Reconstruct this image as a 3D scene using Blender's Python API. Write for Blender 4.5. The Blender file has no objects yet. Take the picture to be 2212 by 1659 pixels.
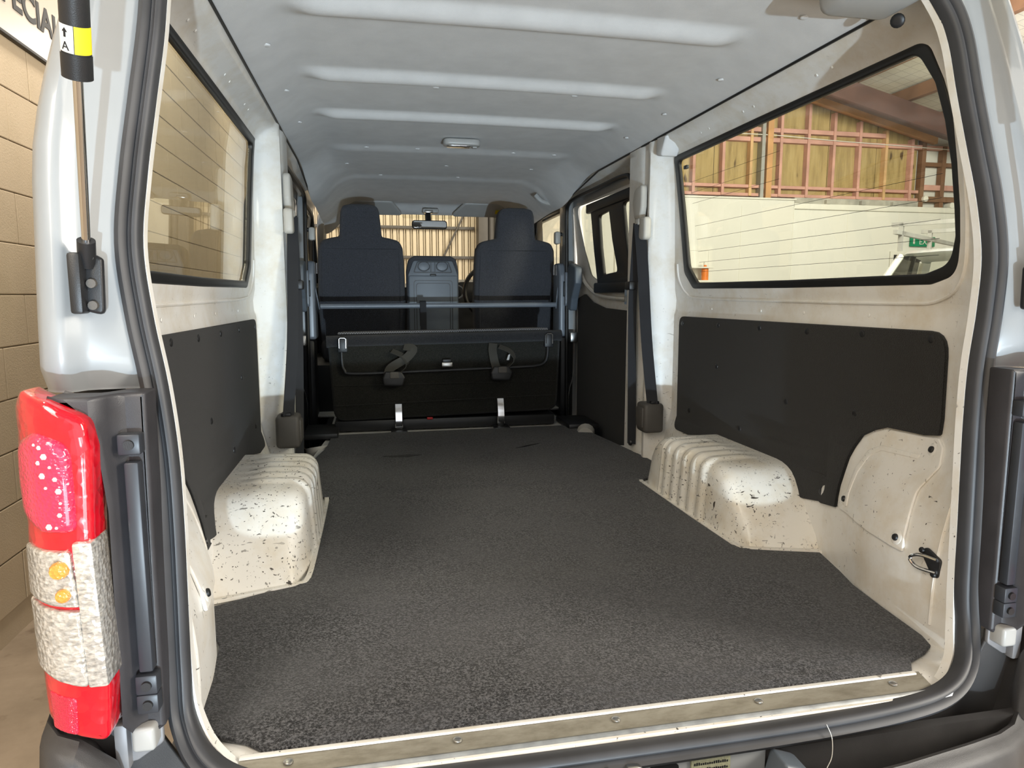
import bpy, bmesh, math, random
from mathutils import Vector, Matrix
R = math.radians
rnd = random.Random(7)
sc = bpy.context.scene
col = sc.collection

# ---------------------------------------------------------------- camera
cam_d = bpy.data.cameras.new('camera')
cam_d.sensor_fit = 'HORIZONTAL'
cam_d.sensor_width = 36.0
cam_d.lens = 1472.0 / 2212.0 * 36.0
cam_d.clip_start = 0.02
cam = bpy.data.objects.new('camera', cam_d)
col.objects.link(cam)
yaw, pit = R(11.48), R(-7.45)
fwd = Vector((math.sin(yaw) * math.cos(pit), math.cos(yaw) * math.cos(pit), math.sin(pit)))
rgt = Vector((math.cos(yaw), -math.sin(yaw), 0))
upv = rgt.cross(fwd)
mw = Matrix((rgt, upv, -fwd)).transposed().to_4x4()
mw.translation = Vector((-0.391, -0.976, 0.68))
cam.matrix_world = mw
sc.camera = cam

# ---------------------------------------------------------------- world, lights, exposure
world = bpy.data.worlds.new('world')
sc.world = world
world.use_nodes = True
world.node_tree.nodes['Background'].inputs[0].default_value = (0.95, 0.98, 1.0, 1)
world.node_tree.nodes['Background'].inputs[1].default_value = 1.2
sc.view_settings.view_transform = 'Standard'
sc.view_settings.look = 'None'
sc.view_settings.gamma = 1.0
sc.view_settings.use_curve_mapping = False
sc.view_settings.exposure = 0.25


def area_light(name, loc, target, size, size_y, power, color):
    d = bpy.data.lights.new(name, 'AREA')
    d.shape = 'RECTANGLE'
    d.size, d.size_y = size, size_y
    d.energy = power
    d.color = color
    o = bpy.data.objects.new(name, d)
    col.objects.link(o)
    o.location = loc
    o.rotation_euler = (Vector(target) - Vector(loc)).to_track_quat('-Z', 'Y').to_euler()
    return o


WARM = (1.0, 0.93, 0.82)
# unseen area lamps, added as fill for the van interior and warehouse walls
area_light('warehouse_fill', (-1.55, -1.6, 2.1), (0.7, 0.3, 0.45), 0.9, 2.4, 85, WARM)
area_light('warehouse_fill', (4.4, -2.2, 2.2), (-0.7, 0.4, 0.4), 1.2, 1.8, 250, WARM)
area_light('warehouse_fill', (5.0, 3.4, 2.9), (6.2, 8.5, 1.6), 3.0, 0.8, 260, (1.0, 0.97, 0.92))
area_light('warehouse_fill', (3.4, 1.0, 3.4), (3.4, 2.0, 0), 2.0, 1.0, 120, WARM)
area_light('warehouse_fill', (-0.4, 6.1, 3.0), (0, 8.5, 0.8), 2.0, 0.5, 58, WARM)
area_light('warehouse_fill', (0.2, 6.6, 2.9), (0, 3.2, 0.9), 2.0, 0.5, 28, WARM)
area_light('warehouse_fill', (-1.3, 2.6, 3.0), (-1.6, 2.6, 0), 4.0, 0.3, 72, WARM)
area_light('sunlit_floor_patch', (0.2, -2.6, -0.60), (0.0, 1.6, 1.3), 1.8, 0.8, 42, (0.90, 0.96, 1.0))
# daylight glancing off the sunlit floor by the open door behind the van
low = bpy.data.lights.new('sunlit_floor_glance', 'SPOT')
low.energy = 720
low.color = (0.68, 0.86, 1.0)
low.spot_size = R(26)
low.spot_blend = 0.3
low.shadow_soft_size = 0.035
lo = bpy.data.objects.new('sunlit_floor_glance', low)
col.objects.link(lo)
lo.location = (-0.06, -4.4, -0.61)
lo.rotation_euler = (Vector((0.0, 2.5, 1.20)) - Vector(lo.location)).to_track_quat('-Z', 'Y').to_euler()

# ---------------------------------------------------------------- materials
MATS = {}


def nt_mat(name):
    m = bpy.data.materials.new(name)
    m.use_nodes = True
    nt = m.node_tree
    b = nt.nodes['Principled BSDF']
    MATS[name] = m
    return m, nt, b


def coords(nt, scale=(1, 1, 1)):
    tc = nt.nodes.new('ShaderNodeTexCoord')
    mp = nt.nodes.new('ShaderNodeMapping')
    mp.inputs['Scale'].default_value = scale
    nt.links.new(tc.outputs['Object'], mp.inputs['Vector'])
    return mp.outputs['Vector']


def noise(nt, vec, scale, detail=3, rough=0.55):
    n = nt.nodes.new('ShaderNodeTexNoise')
    n.inputs['Scale'].default_value = scale
    n.inputs['Detail'].default_value = detail
    n.inputs['Roughness'].default_value = rough
    nt.links.new(vec, n.inputs['Vector'])
    return n.outputs['Fac']


def ramp(nt, fac, stops):
    r = nt.nodes.new('ShaderNodeValToRGB')
    e = r.color_ramp.elements
    while len(e) < len(stops):
        e.new(0.5)
    for i, (p, c) in enumerate(stops):
        e[i].position = p
        e[i].color = (*c, 1) if len(c) == 3 else c
    nt.links.new(fac, r.inputs['Fac'])
    return r.outputs['Color']


def mix(nt, a, b, fac):
    m = nt.nodes.new('ShaderNodeMix')
    m.data_type = 'RGBA'
    for sock, v in ((m.inputs['A'], a), (m.inputs['B'], b), (m.inputs['Factor'], fac)):
        if isinstance(v, (tuple, list)):
            sock.default_value = (*v, 1)
        elif isinstance(v, (int, float)):
            sock.default_value = v
        else:
            nt.links.new(v, sock)
    return m.outputs['Result']


def bump(nt, b, h, strength, dist=0.002):
    n = nt.nodes.new('ShaderNodeBump')
    n.inputs['Strength'].default_value = strength
    n.inputs['Distance'].default_value = dist
    nt.links.new(h, n.inputs['Height'])
    nt.links.new(n.outputs['Normal'], b.inputs['Normal'])


def plain(name, c, rough=0.5, metal=0.0, var=0.08, vscale=12, bumps=0.0, bscale=300, coat=0.0):
    m, nt, b = nt_mat(name)
    v = coords(nt)
    f = noise(nt, v, vscale)
    lo_c = tuple(x * (1 - var) for x in c)
    hi_c = tuple(min(1, x * (1 + var)) for x in c)
    nt.links.new(ramp(nt, f, [(0.3, lo_c), (0.7, hi_c)]), b.inputs['Base Color'])
    b.inputs['Roughness'].default_value = rough
    b.inputs['Metallic'].default_value = metal
    b.inputs['Coat Weight'].default_value = coat
    if bumps:
        bump(nt, b, noise(nt, v, bscale, 2), bumps)
    return m


plain('paint', (0.265, 0.275, 0.28), 0.35, var=0.03, coat=0.2)
plain('headliner', (0.68, 0.68, 0.675), 0.85, var=0.05, bumps=0.25, bscale=700)
plain('grey_plastic', (0.36, 0.36, 0.35), 0.5, var=0.04)
plain('pale_plastic', (0.47, 0.45, 0.41), 0.45, var=0.05)
plain('black_plastic', (0.014, 0.014, 0.015), 0.42, var=0.15, bumps=0.12, bscale=900)
plain('blue_grey_plastic', (0.10, 0.12, 0.145), 0.42, var=0.06, bumps=0.1, bscale=900)
plain('strip_plastic', (0.030, 0.033, 0.040), 0.4, var=0.1)
plain('dark_garnish', (0.035, 0.033, 0.036), 0.38, var=0.2, bumps=0.15, bscale=1100)
plain('bumper_plastic', (0.045, 0.043, 0.043), 0.42, var=0.2, bumps=0.2, bscale=1200)
plain('rubber', (0.036, 0.036, 0.039), 0.5, var=0.25, vscale=8)
plain('black_rubber', (0.010, 0.010, 0.010), 0.45, var=0.2)
plain('webbing', (0.017, 0.018, 0.022), 0.75, var=0.1, bumps=0.5, bscale=1500)
plain('strap_webbing', (0.040, 0.037, 0.030), 0.8, var=0.15, bumps=0.5, bscale=1500)
plain('chrome', (0.75, 0.75, 0.76), 0.12, metal=1.0, var=0.03)
plain('lip_metal', (0.30, 0.31, 0.31), 0.38, metal=0.7, var=0.25, vscale=30)
plain('steel', (0.45, 0.44, 0.42), 0.35, metal=1.0, var=0.12)
plain('bar_grey', (0.16, 0.18, 0.21), 0.32, var=0.05)
plain('white_nylon', (0.36, 0.355, 0.34), 0.35, var=0.03)
plain('bracket_grey', (0.24, 0.235, 0.24), 0.5, metal=0.3, var=0.1)
plain('dark_cover', (0.085, 0.078, 0.070), 0.55, var=0.08, bumps=0.2, bscale=900)
plain('glint_pink', (0.90, 0.38, 0.40), 0.15, coat=1.0)
plain('red_plastic', (0.45, 0.01, 0.01), 0.4)
plain('pink_timber', (0.56, 0.31, 0.25), 0.8, var=0.16, vscale=5)
plain('pale_timber', (0.60, 0.38, 0.19), 0.8, var=0.15, vscale=5)
plain('orange_timber', (0.55, 0.30, 0.13), 0.8, var=0.18, vscale=5)
plain('brown_steel', (0.085, 0.042, 0.032), 0.6, var=0.2, vscale=4)
plain('brown_timber', (0.19, 0.10, 0.055), 0.8, var=0.2, vscale=4)
plain('partition', (0.70, 0.695, 0.64), 0.7, var=0.02, vscale=2)
plain('trim_white', (0.74, 0.73, 0.66), 0.6, var=0.02)
plain('dirty_concrete', (0.42, 0.41, 0.36), 0.9, var=0.25, vscale=6)
plain('ute_white', (0.72, 0.74, 0.74), 0.25, coat=0.4, var=0.02)
plain('green_sign', (0.0, 0.22, 0.10), 0.4)
plain('galv', (0.36, 0.36, 0.34), 0.5, metal=0.5)
plain('cream_board', (0.54, 0.475, 0.39), 0.28, var=0.02)
plain('ink', (0.01, 0.01, 0.012), 0.5)
plain('label_white', (0.62, 0.60, 0.54), 0.5)
plain('label_yellow', (0.80, 0.68, 0.02), 0.5)
plain('label_olive', (0.30, 0.30, 0.20), 0.5, var=0.2, vscale=200)
plain('orange_plastic', (0.75, 0.20, 0.02), 0.4)
plain('teal_plastic', (0.05, 0.35, 0.38), 0.4)
plain('purple_plastic', (0.24, 0.14, 0.45), 0.4)
plain('beige_skin', (0.30, 0.28, 0.24), 0.6)


def mk_block():
    m, nt, b = nt_mat('painted_block')
    v = coords(nt)
    nt.links.new(ramp(nt, noise(nt, v, 3), [(0.3, (0.50, 0.40, 0.27)), (0.7, (0.56, 0.45, 0.315))]), b.inputs['Base Color'])
    b.inputs['Roughness'].default_value = 0.75
    bump(nt, b, noise(nt, v, 160, 3), 0.35, 0.004)


def mk_floor():
    m, nt, b = nt_mat('concrete_floor')
    v = coords(nt)
    c1 = ramp(nt, noise(nt, v, 2.2, 6, 0.65), [(0.3, (0.20, 0.15, 0.10)), (0.7, (0.36, 0.28, 0.20))])
    st = ramp(nt, noise(nt, v, 9, 4), [(0.60, (0, 0, 0)), (0.72, (1, 1, 1))])
    nt.links.new(mix(nt, c1, (0.16, 0.115, 0.075), st), b.inputs['Base Color'])
    b.inputs['Roughness'].default_value = 0.6
    bump(nt, b, noise(nt, v, 60, 4), 0.2, 0.003)


def mk_carpet(name, dark, light, patch=True, fine=420):
    m, nt, b = nt_mat(name)
    v = coords(nt)
    f1 = noise(nt, v, fine, 3, 0.75)
    c = ramp(nt, f1, [(0.40, dark), (0.50, tuple((a + 2 * d) / 3 for a, d in zip(light, dark))), (0.62, light)])
    if patch:
        big = noise(nt, v, 4.5, 3, 0.6)
        c = mix(nt, c, tuple(x * 0.55 for x in light), ramp(nt, big, [(0.40, (0.45,) * 3), (0.62, (0, 0, 0))]))
    nt.links.new(c, b.inputs['Base Color'])
    b.inputs['Roughness'].default_value = 0.95
    b.inputs['Specular IOR Level'].default_value = 0.1
    b.inputs['Sheen Weight'].default_value = 0.15
    bump(nt, b, f1, 0.8, 0.004)


def mk_scuffed(name, base, amount):
    """cream van paint with chips, scratches and grime that have their own shapes"""
    m, nt, b = nt_mat(name)
    v = coords(nt)
    warp = nt.nodes.new('ShaderNodeTexNoise')
    warp.inputs['Scale'].default_value = 14
    nt.links.new(v, warp.inputs['Vector'])
    add = nt.nodes.new('ShaderNodeVectorMath')
    add.operation = 'MULTIPLY_ADD'
    add.inputs[1].default_value = (0.05, 0.05, 0.05)
    nt.links.new(warp.outputs['Color'], add.inputs[0])
    nt.links.new(v, add.inputs[2])

    def stretched(sc3, s, thr):
        mp = nt.nodes.new('ShaderNodeMapping')
        mp.inputs['Scale'].default_value = sc3
        mp.inputs['Rotation'].default_value = (0.5, 0.3, 0.4)
        nt.links.new(add.outputs[0], mp.inputs['Vector'])
        n = noise(nt, mp.outputs['Vector'], s, 2, 0.5)
        return ramp(nt, n, [(thr, (0, 0, 0)), (thr + 0.035, (1, 1, 1))])

    s1 = stretched((1, 1, 0.20), 150, 0.725 - amount * 0.05)
    s2 = stretched((0.22, 0.25, 1), 130, 0.73 - amount * 0.05)
    s3 = stretched((1, 1, 1), 120, 0.735 - amount * 0.06)
    patchy = ramp(nt, noise(nt, v, 7, 2), [(0.36, (0, 0, 0)), (0.52, (1, 1, 1))])
    a = nt.nodes.new('ShaderNodeMath'); a.operation = 'MAXIMUM'
    c = nt.nodes.new('ShaderNodeMath'); c.operation = 'MAXIMUM'
    d = nt.nodes.new('ShaderNodeMath'); d.operation = 'MULTIPLY'
    nt.links.new(s1, a.inputs[0]); nt.links.new(s2, a.inputs[1])
    nt.links.new(a.outputs[0], c.inputs[0]); nt.links.new(s3, c.inputs[1])
    nt.links.new(c.outputs[0], d.inputs[0]); nt.links.new(patchy, d.inputs[1])
    sep = nt.nodes.new('ShaderNodeSeparateXYZ')
    nt.links.new(v, sep.inputs[0])
    hz = nt.nodes.new('ShaderNodeMapRange')
    hz.inputs['From Min'].default_value = 0.25; hz.inputs['From Max'].default_value = 0.75
    hz.inputs['To Min'].default_value = 1.0; hz.inputs['To Max'].default_value = 0.12
    nt.links.new(sep.outputs['Z'], hz.inputs['Value'])
    e = nt.nodes.new('ShaderNodeMath'); e.operation = 'MULTIPLY'
    nt.links.new(d.outputs[0], e.inputs[0]); nt.links.new(hz.outputs[0], e.inputs[1])
    d = e
    grime = ramp(nt, noise(nt, v, 9, 5, 0.65), [(0.45, base), (0.75, tuple(x * y for x, y in zip(base, (0.86, 0.80, 0.70))))])
    nt.links.new(mix(nt, grime, (0.055, 0.045, 0.035), d.outputs[0]), b.inputs['Base Color'])
    b.inputs['Roughness'].default_value = 0.38
    b.inputs['Coat Weight'].default_value = 0.15


def mk_glass(name, tint, ior=1.5):
    m, nt, b = nt_mat(name)
    nt.nodes.remove(b)
    out = nt.nodes['Material Output']
    tr = nt.nodes.new('ShaderNodeBsdfTransparent')
    tr.inputs['Color'].default_value = (*tint, 1)
    gl = nt.nodes.new('ShaderNodeBsdfGlossy')
    gl.inputs['Roughness'].default_value = 0.0
    fr = nt.nodes.new('ShaderNodeFresnel')
    # the same reflectance from both sides of a thin pane
    geo = nt.nodes.new('ShaderNodeNewGeometry')
    io = nt.nodes.new('ShaderNodeMix')
    io.inputs['A'].default_value = ior
    io.inputs['B'].default_value = 1 / ior
    nt.links.new(geo.outputs['Backfacing'], io.inputs['Factor'])
    nt.links.new(io.outputs['Result'], fr.inputs['IOR'])
    mx = nt.nodes.new('ShaderNodeMixShader')
    nt.links.new(fr.outputs[0], mx.inputs[0])
    nt.links.new(tr.outputs[0], mx.inputs[1])
    nt.links.new(gl.outputs[0], mx.inputs[2])
    nt.links.new(mx.outputs[0], out.inputs['Surface'])


def mk_lens(name, c, facet=260, trans=0.0, emit=0.0):
    m, nt, b = nt_mat(name)
    v = coords(nt)
    vo = nt.nodes.new('ShaderNodeTexVoronoi')
    vo.inputs['Scale'].default_value = facet
    nt.links.new(v, vo.inputs['Vector'])
    nt.links.new(ramp(nt, noise(nt, coords(nt, (1, 1, 2.6)) if name == 'clear_lens' else v, 110 if name == 'clear_lens' else 30, 4), [(0.30, tuple(x * (0.45 if name == 'clear_lens' else 0.75) for x in c)), (0.65, c)]), b.inputs['Base Color'])
    b.inputs['Metallic'].default_value = 0.5 if name == 'clear_lens' else 0.0
    b.inputs['Roughness'].default_value = 0.12
    b.inputs['Coat Weight'].default_value = 1.0
    b.inputs['Coat Roughness'].default_value = 0.03
    b.inputs['Transmission Weight'].default_value = trans
    bump(nt, b, vo.outputs['Distance'], 0.5, 0.004)


def mk_ply():
    m, nt, b = nt_mat('plywood')
    v = coords(nt, (1, 1, 0.12))
    c = ramp(nt, noise(nt, v, 16, 5, 0.65), [(0.3, (0.27, 0.19, 0.075)), (0.55, (0.42, 0.31, 0.13)), (0.75, (0.50, 0.39, 0.19))])
    v2 = coords(nt, (1, 1, 0.45))
    kn = ramp(nt, noise(nt, v2, 6.5, 1), [(0.70, (0, 0, 0)), (0.76, (1, 1, 1))])
    nt.links.new(mix(nt, c, (0.10, 0.06, 0.025), kn), b.inputs['Base Color'])
    b.inputs['Roughness'].default_value = 0.8


def mk_roof():
    m, nt, b = nt_mat('roof_lining')
    br = nt.nodes.new('ShaderNodeTexBrick')
    br.offset = 0
    br.inputs['Scale'].default_value = 1.0
    br.inputs['Brick Width'].default_value = 0.15
    br.inputs['Row Height'].default_value = 0.15
    br.inputs['Mortar Size'].default_value = 0.004
    br.inputs['Color1'].default_value = (0.62, 0.60, 0.52, 1)
    br.inputs['Color2'].default_value = (0.58, 0.56, 0.49, 1)
    br.inputs['Mortar'].default_value = (0.38, 0.37, 0.33, 1)
    nt.links.new(coords(nt), br.inputs['Vector'])
    nt.links.new(br.outputs['Color'], b.inputs['Base Color'])
    b.inputs['Roughness'].default_value = 0.8


def mk_mesh_fabric():
    m, nt, b = nt_mat('mesh_fabric')
    ck = nt.nodes.new('ShaderNodeTexChecker')
    ck.inputs['Scale'].default_value = 170
    ck.inputs['Color1'].default_value = (0.16, 0.15, 0.15, 1)
    ck.inputs['Color2'].default_value = (0.03, 0.03, 0.03, 1)
    nt.links.new(coords(nt), ck.inputs['Vector'])
    nt.links.new(ck.outputs['Color'], b.inputs['Base Color'])
    b.inputs['Roughness'].default_value = 0.8


def mk_sill():
    m, nt, b = nt_mat('sill_alloy')
    v = coords(nt, (0.3, 1, 1))
    c = ramp(nt, noise(nt, v, 40, 5, 0.7), [(0.35, (0.20, 0.18, 0.14)), (0.6, (0.30, 0.28, 0.23))])
    nt.links.new(c, b.inputs['Base Color'])
    b.inputs['Metallic'].default_value = 0.35
    b.inputs['Roughness'].default_value = 0.45


mk_block(); mk_floor(); mk_ply(); mk_roof(); mk_mesh_fabric(); mk_sill()
mk_carpet('floor_carpet', (0.003, 0.003, 0.0035), (0.116, 0.115, 0.122), True, 235)
mk_carpet('trim_carpet', (0.007, 0.007, 0.007), (0.019, 0.0185, 0.0185), False, 500)
mk_carpet('bench_carpet', (0.010, 0.010, 0.008), (0.034, 0.033, 0.028), False, 500)
mk_carpet('seat_fabric', (0.028, 0.029, 0.034), (0.115, 0.118, 0.135), False, 650)
mk_carpet('edge_fabric', (0.012, 0.012, 0.013), (0.046, 0.046, 0.05), False, 500)
mk_scuffed('cream_paint', (0.80, 0.785, 0.75), 0.35)
mk_scuffed('worn_paint', (0.78, 0.75, 0.69), 1.2)
mk_glass('side_glass', (0.88, 0.89, 0.83))
mk_glass('screen_glass', (0.90, 0.88, 0.80), 1.25)
mk_glass('clear_lens_skin', (0.95, 0.95, 0.95))
mk_lens('red_lens', (0.62, 0.006, 0.018), 60)
mk_lens('bright_red_lens', (0.85, 0.03, 0.09), 210)
mk_lens('reflector_red', (0.70, 0.01, 0.05), 500)
mk_lens('clear_lens', (0.80, 0.76, 0.70), 130)
mk_lens('amber_lens', (0.75, 0.30, 0.05), 200)


# ---------------------------------------------------------------- mesh helpers
def shade(me, ang=35):
    me.polygons.foreach_set('use_smooth', [True] * len(me.polygons))
    me.set_sharp_from_angle(angle=R(ang))


def obj(name, me, mat, parent=None, label=None, smooth=35):
    """link a mesh (in world coordinates) as one object"""
    if isinstance(me, bmesh.types.BMesh):
        m2 = bpy.data.meshes.new(name)
        me.normal_update()
        me.to_mesh(m2)
        me.free()
        me = m2
    if not me.materials:
        me.materials.append(MATS[mat])
    if smooth:
        shade(me, smooth)
    o = bpy.data.objects.new(name, me)
    col.objects.link(o)
    if parent is not None:
        o.parent = parent
        o.matrix_parent_inverse = Matrix.Translation(-root_loc(parent))
    if label:
        o['label'] = label
    return o


def root_loc(p):
    v = Vector((0, 0, 0))
    while p is not None:
        v += Vector(p.location)
        p = None if p.parent is None else (None if p.type == 'MESH' else p.parent)
    return v


def thing(name, label, cat, loc=(0, 0, 0), group=None, kind=None):
    o = bpy.data.objects.new(name, None)
    o.empty_display_size = 0.1
    col.objects.link(o)
    o.location = loc
    if kind:
        o['kind'] = kind
    if label:
        o['label'] = label
    if cat:
        o['category'] = cat
    if group:
        o['group'] = group
    return o


def tag(o, label, cat=None, group=None, kind=None):
    o['label'] = label
    if cat:
        o['category'] = cat
    if group:
        o['group'] = group
    if kind:
        o['kind'] = kind
    return o


def box(x0, x1, y0, y1, z0, z1, bev=0.0, seg=2, bm=None):
    own = bmesh.new()
    bmesh.ops.create_cube(own, size=1.0)
    for v in own.verts:
        v.co = Vector((x0 + (v.co.x + .5) * (x1 - x0), y0 + (v.co.y + .5) * (y1 - y0), z0 + (v.co.z + .5) * (z1 - z0)))
    if bev:
        bmesh.ops.bevel(own, geom=own.edges[:], offset=bev, segments=seg, affect='EDGES', profile=0.5)
    if bm is None:
        return own
    join(bm, own)
    return bm


def join(bm, other):
    me = bpy.data.meshes.new('tmp')
    other.to_mesh(me)
    other.free()
    bm.from_mesh(me)
    bpy.data.meshes.remove(me)
    return bm


def xf(bm, mat4):
    bmesh.ops.transform(bm, matrix=mat4, verts=bm.verts[:])
    return bm


def rod(p0, p1, r0, r1=None, n=14, caps=True):
    p0, p1 = Vector(p0), Vector(p1)
    r1 = r0 if r1 is None else r1
    bm = bmesh.new()
    d = p1 - p0
    bmesh.ops.create_cone(bm, cap_ends=caps, cap_tris=False, segments=n, radius1=r0, radius2=r1, depth=d.length)
    q = Vector((0, 0, 1)).rotation_difference(d.normalized()).to_matrix().to_4x4()
    q.translation = (p0 + p1) / 2
    return xf(bm, q)


def smooth_path(pts, n=8, closed=False):
    P = [Vector(p) for p in pts]
    m = len(P)
    out = []
    rng = range(m if closed else m - 1)
    for i in rng:
        g = (lambda k: P[k % m]) if closed else (lambda k: P[max(0, min(m - 1, k))])
        a, b, c, d = g(i - 1), g(i), g(i + 1), g(i + 2)
        for k in range(n):
            t = k / n
            out.append(0.5 * ((2 * b) + (c - a) * t + (2 * a - 5 * b + 4 * c - d) * t * t + (3 * b - a - 3 * c + d) * t ** 3))
    if not closed:
        out.append(P[-1])
    return out


def sweep(path, prof, closed=False, up=(0, 0, 1), twist_ref=None):
    """sweep a closed 2D profile [(u, v)] along a path; u follows the side vector, v the up vector"""
    P = [Vector(p) for p in path]
    n = len(P)
    rows = []
    for i in range(n):
        a = P[i - 1] if (i > 0 or closed) else P[i]
        b = P[(i + 1) % n] if (i < n - 1 or closed) else P[i]
        t = (b - a).normalized()
        ref = Vector(twist_ref(P[i])) if twist_ref else Vector(up)
        side = t.cross(ref)
        if side.length < 1e-5:
            side = t.cross(Vector((1, 0, 0.01)))
        side.normalize()
        u2 = side.cross(t).normalized()
        rows.append([P[i] + side * u + u2 * v for u, v in prof])
    bm = bmesh.new()
    vs = [[bm.verts.new(c) for c in r] for r in rows]
    m = len(prof)
    for i in range(n if closed else n - 1):
        for k in range(m):
            bm.faces.new((vs[i][k], vs[i][(k + 1) % m], vs[(i + 1) % n][(k + 1) % m], vs[(i + 1) % n][k]))
    if not closed:
        bm.faces.new(vs[0][::-1])
        bm.faces.new(vs[-1])
    bmesh.ops.recalc_face_normals(bm, faces=bm.faces[:])
    return bm


def circ(r, n=10, sx=1.0):
    return [(r * sx * math.cos(2 * math.pi * k / n), r * math.sin(2 * math.pi * k / n)) for k in range(n)]


def ribbon(path, w, t, wdir):
    """flat strap along a path, its width along wdir"""
    return sweep(path, [(-t / 2, -w / 2), (t / 2, -w / 2), (t / 2, w / 2), (-t / 2, w / 2)], up=wdir)


def loft(rows, close_u=False):
    bm = bmesh.new()
    vs = [[bm.verts.new(c) for c in r] for r in rows]
    m = len(rows[0])
    for i in range(len(rows) - 1):
        for k in range(m if close_u else m - 1):
            bm.faces.new((vs[i][k], vs[i][(k + 1) % m], vs[i + 1][(k + 1) % m], vs[i + 1][k]))
    bmesh.ops.recalc_face_normals(bm, faces=bm.faces[:])
    return bm


def rpoly(pts, n=6):
    """polygon with rounded corners: pts = [(x, y, radius)]"""
    out = []
    m = len(pts)
    for i in range(m):
        p = Vector(pts[i][:2]); r = pts[i][2] if len(pts[i]) > 2 else 0
        a = Vector(pts[i - 1][:2]); b = Vector(pts[(i + 1) % m][:2])
        if r <= 0:
            out.append(tuple(p)); continue
        da, db = (a - p), (b - p)
        la, lb = da.length, db.length
        da.normalize(); db.normalize()
        ang = da.angle(db)
        t = min(r / max(1e-4, math.tan(ang / 2)), la * 0.49, lb * 0.49)
        s, e = p + da * t, p + db * t
        for k in range(n + 1):
            u = k / n
            q = s * (1 - u) ** 2 + p * 2 * u * (1 - u) + e * u * u
            out.append((q.x, q.y))
    return out


def rrect(x0, x1, y0, y1, r, n=6):
    return rpoly([(x0, y0, r), (x1, y0, r), (x1, y1, r), (x0, y1, r)], n)


def plate(outline, holes=(), t=0.01, bev=0.0, seg=2):
    """flat sheet with holes in local XY, thickness t about z = 0, returned as a bmesh"""
    cu = bpy.data.curves.new('tmp', 'CURVE')
    cu.dimensions = '2D'
    cu.fill_mode = 'BOTH'
    cu.extrude = max(0.0, t / 2 - bev)
    cu.bevel_depth = bev
    cu.bevel_resolution = seg
    cu.offset = -bev
    for pts in (outline, *holes):
        s = cu.splines.new('POLY')
        s.points.add(len(pts) - 1)
        for i, p in enumerate(pts):
            s.points[i].co = (p[0], p[1], 0, 1)
        s.use_cyclic_u = True
    o = bpy.data.objects.new('tmp', cu)
    me = bpy.data.meshes.new_from_object(o)
    bm = bmesh.new()
    bm.from_mesh(me)
    bpy.data.objects.remove(o); bpy.data.curves.remove(cu); bpy.data.meshes.remove(me)
    bmesh.ops.remove_doubles(bm, verts=bm.verts[:], dist=1e-5)
    return bm


def cut(bm, axis, values):
    n = Vector((0, 0, 0)); n[axis] = 1
    for v in values:
        c = Vector((0, 0, 0)); c[axis] = v
        bmesh.ops.bisect_plane(bm, geom=bm.verts[:] + bm.edges[:] + bm.faces[:], plane_co=c, plane_no=n, dist=1e-6)
    return bm


def remap(bm, f):
    for v in bm.verts:
        v.co = Vector(f(v.co.x, v.co.y, v.co.z))
    bmesh.ops.recalc_face_normals(bm, faces=bm.faces[:])
    return bm


def plate_xz(outline, holes, y, t, bev=0.0, seg=2):
    """plate standing in the XZ plane; front face towards -y at y - t/2"""
    return remap(plate(outline, holes, t, bev, seg), lambda a, b, c: (a, y - c, b))


def plate_yz(outline, holes, x, t, bev=0.0, seg=2):
    return remap(plate(outline, holes, t, bev, seg), lambda a, b, c: (x + c, a, b))


def plate_xy(outline, holes, z, t, bev=0.0, seg=2):
    return remap(plate(outline, holes, t, bev, seg), lambda a, b, c: (a, b, z + c))


def lerp_tab(tab, x):
    if x <= tab[0][0]:
        return tab[0][1]
    for (x0, v0), (x1, v1) in zip(tab, tab[1:]):
        if x <= x1:
            return v0 + (v1 - v0) * (x - x0) / (x1 - x0)
    return tab[-1][1]


def sstep(a, b, x):
    t = max(0.0, min(1.0, (x - a) / (b - a)))
    return t * t * (3 - 2 * t)


def dome(c, r, n, h, seg=14):
    """small round button, axis n"""
    n = Vector(n).normalized()
    c = Vector(c)
    rows = [(r, 0), (r * .96, h * .5), (r * .8, h * .85), (r * .4, h)]
    bm = bmesh.new()
    q = Vector((0, 0, 1)).rotation_difference(n).to_matrix()
    vs = [[bm.verts.new(c + q @ Vector((rr * math.cos(2 * math.pi * k / seg), rr * math.sin(2 * math.pi * k / seg), hh))) for k in range(seg)] for rr, hh in rows]
    for i in range(3):
        for k in range(seg):
            bm.faces.new((vs[i][k], vs[i][(k + 1) % seg], vs[i + 1][(k + 1) % seg], vs[i + 1][k]))
    bm.faces.new(vs[3])
    return bm


def text(body, size, extrude=0.002, bold=0.0):
    cu = bpy.data.curves.new('tmp', 'FONT')
    cu.body = body
    cu.size = size
    cu.extrude = extrude
    cu.offset = bold
    cu.align_x = 'CENTER'
    o = bpy.data.objects.new('tmp', cu)
    me = bpy.data.meshes.new_from_object(o)
    bm = bmesh.new(); bm.from_mesh(me)
    bpy.data.objects.remove(o); bpy.data.curves.remove(cu); bpy.data.meshes.remove(me)
    return bm


GZ = -0.63      # ground level; z = 0 is the van's load floor, y = 0 its rear sill

# ================================================================ the warehouse
floor = obj('floor', box(-2.0, 9.7, -3.0, 8.7, GZ - 0.1, GZ), 'concrete_floor', smooth=0)
tag(floor, 'stained concrete warehouse floor under the van', kind='structure')

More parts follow.
